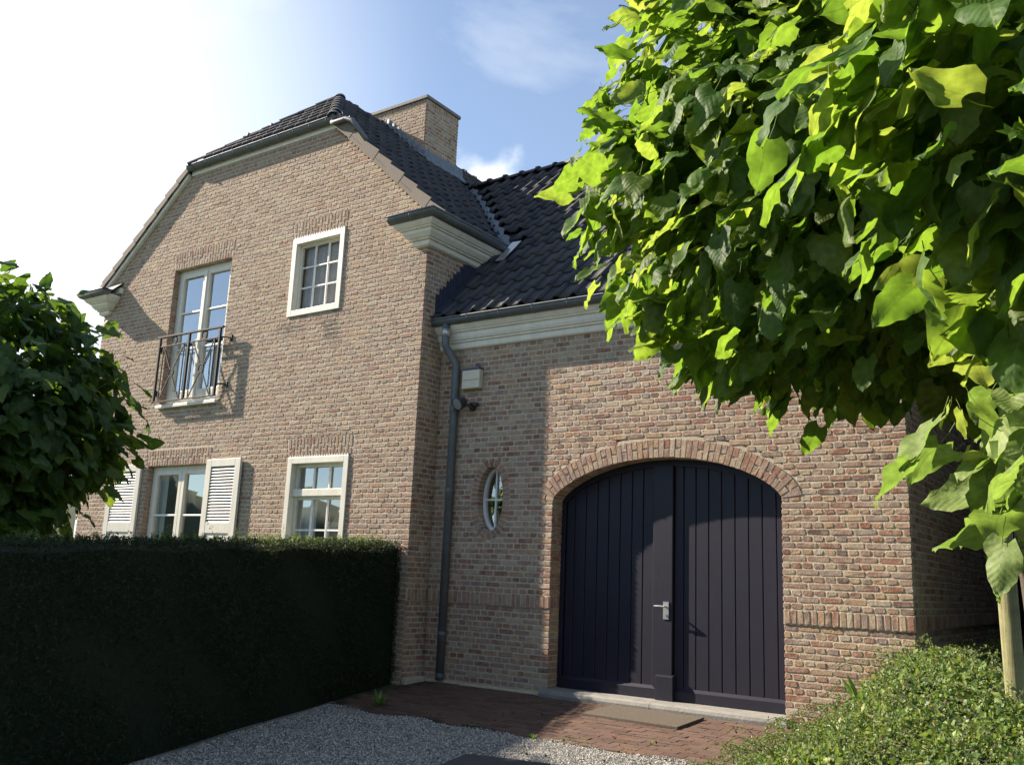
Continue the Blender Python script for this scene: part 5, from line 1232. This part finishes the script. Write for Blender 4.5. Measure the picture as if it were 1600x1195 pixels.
# dry leaves, twigs and crumbs blown onto the drive and the paving
q = r0.random(260); x = r0.uniform(-7.0, -2.4, 260); y = np.where(q < .6, r0.uniform(6.9, 8.85, 260), r0.uniform(5.2, 7.0, 260)); ok = x > HX(y) + .05; x, y = x[ok], y[ok]
P = np.stack([x, y, -1.262 - .047 * (9 - y) + .010], 1); o = tiny(len(P), P, np.tile([(0, 0, 1.)], (len(P), 1)), r0.uniform(.012, .04, len(P)), r0, M['dry'], 'leaf_litter', None, .6); tag(o, 'dry brown leaf litter scattered over paving and gravel', 'leaf litter', kind='stuff')
n = 1500; x = r0.uniform(-7.0, -2.6, n); row = r0.integers(0, 3, n); y = 7.075 + row * .1025 + r0.normal(0, .008, n); cl = np.sin(x * 4.1) + np.sin(x * 11.3) > .7; x, y = x[cl], y[cl]
P = np.stack([x, y, -1.262 - .047 * (9 - y) + .002], 1); o = tiny(len(P), P, np.tile([(0, 0, 1.)], (len(P), 1)), r0.uniform(.008, .022, len(P)), r0, M['cover'], 'moss', None, .5); tag(o, 'moss and seedlings in the outer paving joints', 'moss', kind='stuff')
# taller weeds and single plants
def blades(name, base, n, h, lab, cat, m, seed, w=.02, droop=.5):
    rr = np.random.default_rng(seed); t = MB(); base = np.array(base)
    for i in range(n):
        a = rr.uniform(0, 6.28); L_ = h * rr.uniform(.6, 1.1); sp_ = rr.uniform(.2, 1.0) * droop; pts = []
        for s_ in np.linspace(0, 1, 6):
            c = base + np.array([math.cos(a) * L_ * sp_ * s_, math.sin(a) * L_ * sp_ * s_, L_ * (s_ - .45 * sp_ * s_ * s_)]); ww = w * math.sin(math.pi * (.12 + .88 * s_)) * .5; sd_ = np.array([-math.sin(a), math.cos(a), 0]) * ww; pts += [c - sd_, c + np.array([0, 0, -ww * .4]), c + sd_]
        t.add(pts, [(k * 3 + j, k * 3 + j + 1, k * 3 + j + 4, k * 3 + j + 3) for k in range(5) for j in range(2)])
    o_ = t.obj(name, m, None, smooth=True); at = o_.data.attributes.new('rnd', 'FLOAT', 'POINT'); at.data.foreach_set('value', rr.random(len(o_.data.vertices)).astype(np.float32)); tag(o_, lab, cat); return o_
def onbank(x, y): return (x, y, G(y) + float(bank(x, min(y, 8.9))) - .03)
blades('dandelion', (-6.72, 7.35, G(7.35)), 14, .19, 'dark green rosette weed at the foot of the hedge where paving starts', 'weed', M['blade'], 1, .035, 1.0)
blades('weed', (-4.62, 7.02, G(7.02)), 22, .06, 'tiny green tuft growing at the paving edge by the gravel', 'weed', M['blade'], 2, .012, 1.0)
blades('weed', (-3.72, 7.45, G(7.45)), 6, .07, 'lone pale seedling between the red pavers', 'weed', M['blade'], 3, .014, .5)
blades('broadleaf_weed', onbank(-2.05, 7.6), 8, .30, 'taller plant with long arched leaves in the ground cover nearest the garage door', 'plant', M['blade'], 4, .05, .6)
blades('broadleaf_weed', onbank(-.62, 5.3), 14, .26, 'clump of long strap leaves in the ground cover near the right bottom corner', 'plant', M['blade'], 6, .035, .8)
def flower(x, y, dz, lab):
    b = np.array(onbank(x, y)) + (0, 0, dz); t = MB()
    for i in range(5):
        a = i * 1.257; t.add([b, b + np.array([math.cos(a - .5) * .022, math.sin(a - .5) * .022, .012]), b + np.array([math.cos(a) * .034, math.sin(a) * .034, .016]), b + np.array([math.cos(a + .5) * .022, math.sin(a + .5) * .022, .012])], [(0, 1, 2, 3)])
    t.tube([b - np.array((0, 0, .09)), b], .0015, 4); o_ = t.obj('flower', M['petal']); tag(o_, lab, 'flower')
flower(-2.12, 7.0, .10, 'upper white flower poking out of the ground cover'); flower(-2.02, 6.85, .05, 'small lower white flower just beneath the larger one')

# ------------------------------------------------------------------ what stands beyond and behind (added block shading the side wall, woods mirrored in the panes)
ts = empty('added_shade_block', (1.2, 11, -1.26), 'unseen dark block added beyond the right edge to keep sky light off the garage side wall', 'hedge')
MB().box(.0, 1.2, 8.3, 15.4, -1.3, 4.8).obj('hedge_core', M['yew'], ts, bevel=.2)  # added out of view to cut the sky light on the garage side wall
th = empty('tall_hedge', (2.0, 16.3, -1.26), 'dark tall hedge beyond the garage side wall at the right', 'hedge')
MB().box(-4.5, 9, 15.5, 17.2, -1.3, 5.0).obj('hedge_core', M['yew'], th, bevel=.2)
n = 9000; P = np.stack([r0.uniform(-3, 6, n), 15.46 + r0.normal(0, .05, n), r0.uniform(-1.3, 5.0, n)], 1); o = tiny(n, P, np.tile([(0, -1., .3)], (n, 1)), r0.uniform(.06, .13, n), r0, M['yew'], 'hedge_foliage', th, .5); o['kind'] = 'stuff'
bx = []; n = 120; v = []; f = []
for i in range(n + 1):
    a = math.radians(150 + 240 * i / n); R_ = 62 + 6 * math.sin(i * .7); h = 4.6 + .9 * math.sin(i * .31) + .7 * math.sin(i * .83 + 1) + .4 * math.sin(i * 2.1)
    v += [(R_ * math.cos(a), R_ * math.sin(a), -2.5), (R_ * math.cos(a) * .99, R_ * math.sin(a) * .99, h * .6), (R_ * math.cos(a) * 1.03, R_ * math.sin(a) * 1.03, h), (R_ * math.cos(a) * 1.12, R_ * math.sin(a) * 1.12, -2.5)]
for i in range(n):
    for j in range(3): f.append((i * 4 + j, i * 4 + j + 1, i * 4 + 5 + j, i * 4 + 4 + j))
o = MB().add(v, f).obj('woods', M['woods'], None, smooth=True); tag(o, 'belt of woods across the road behind the viewer', 'woods', kind='stuff')
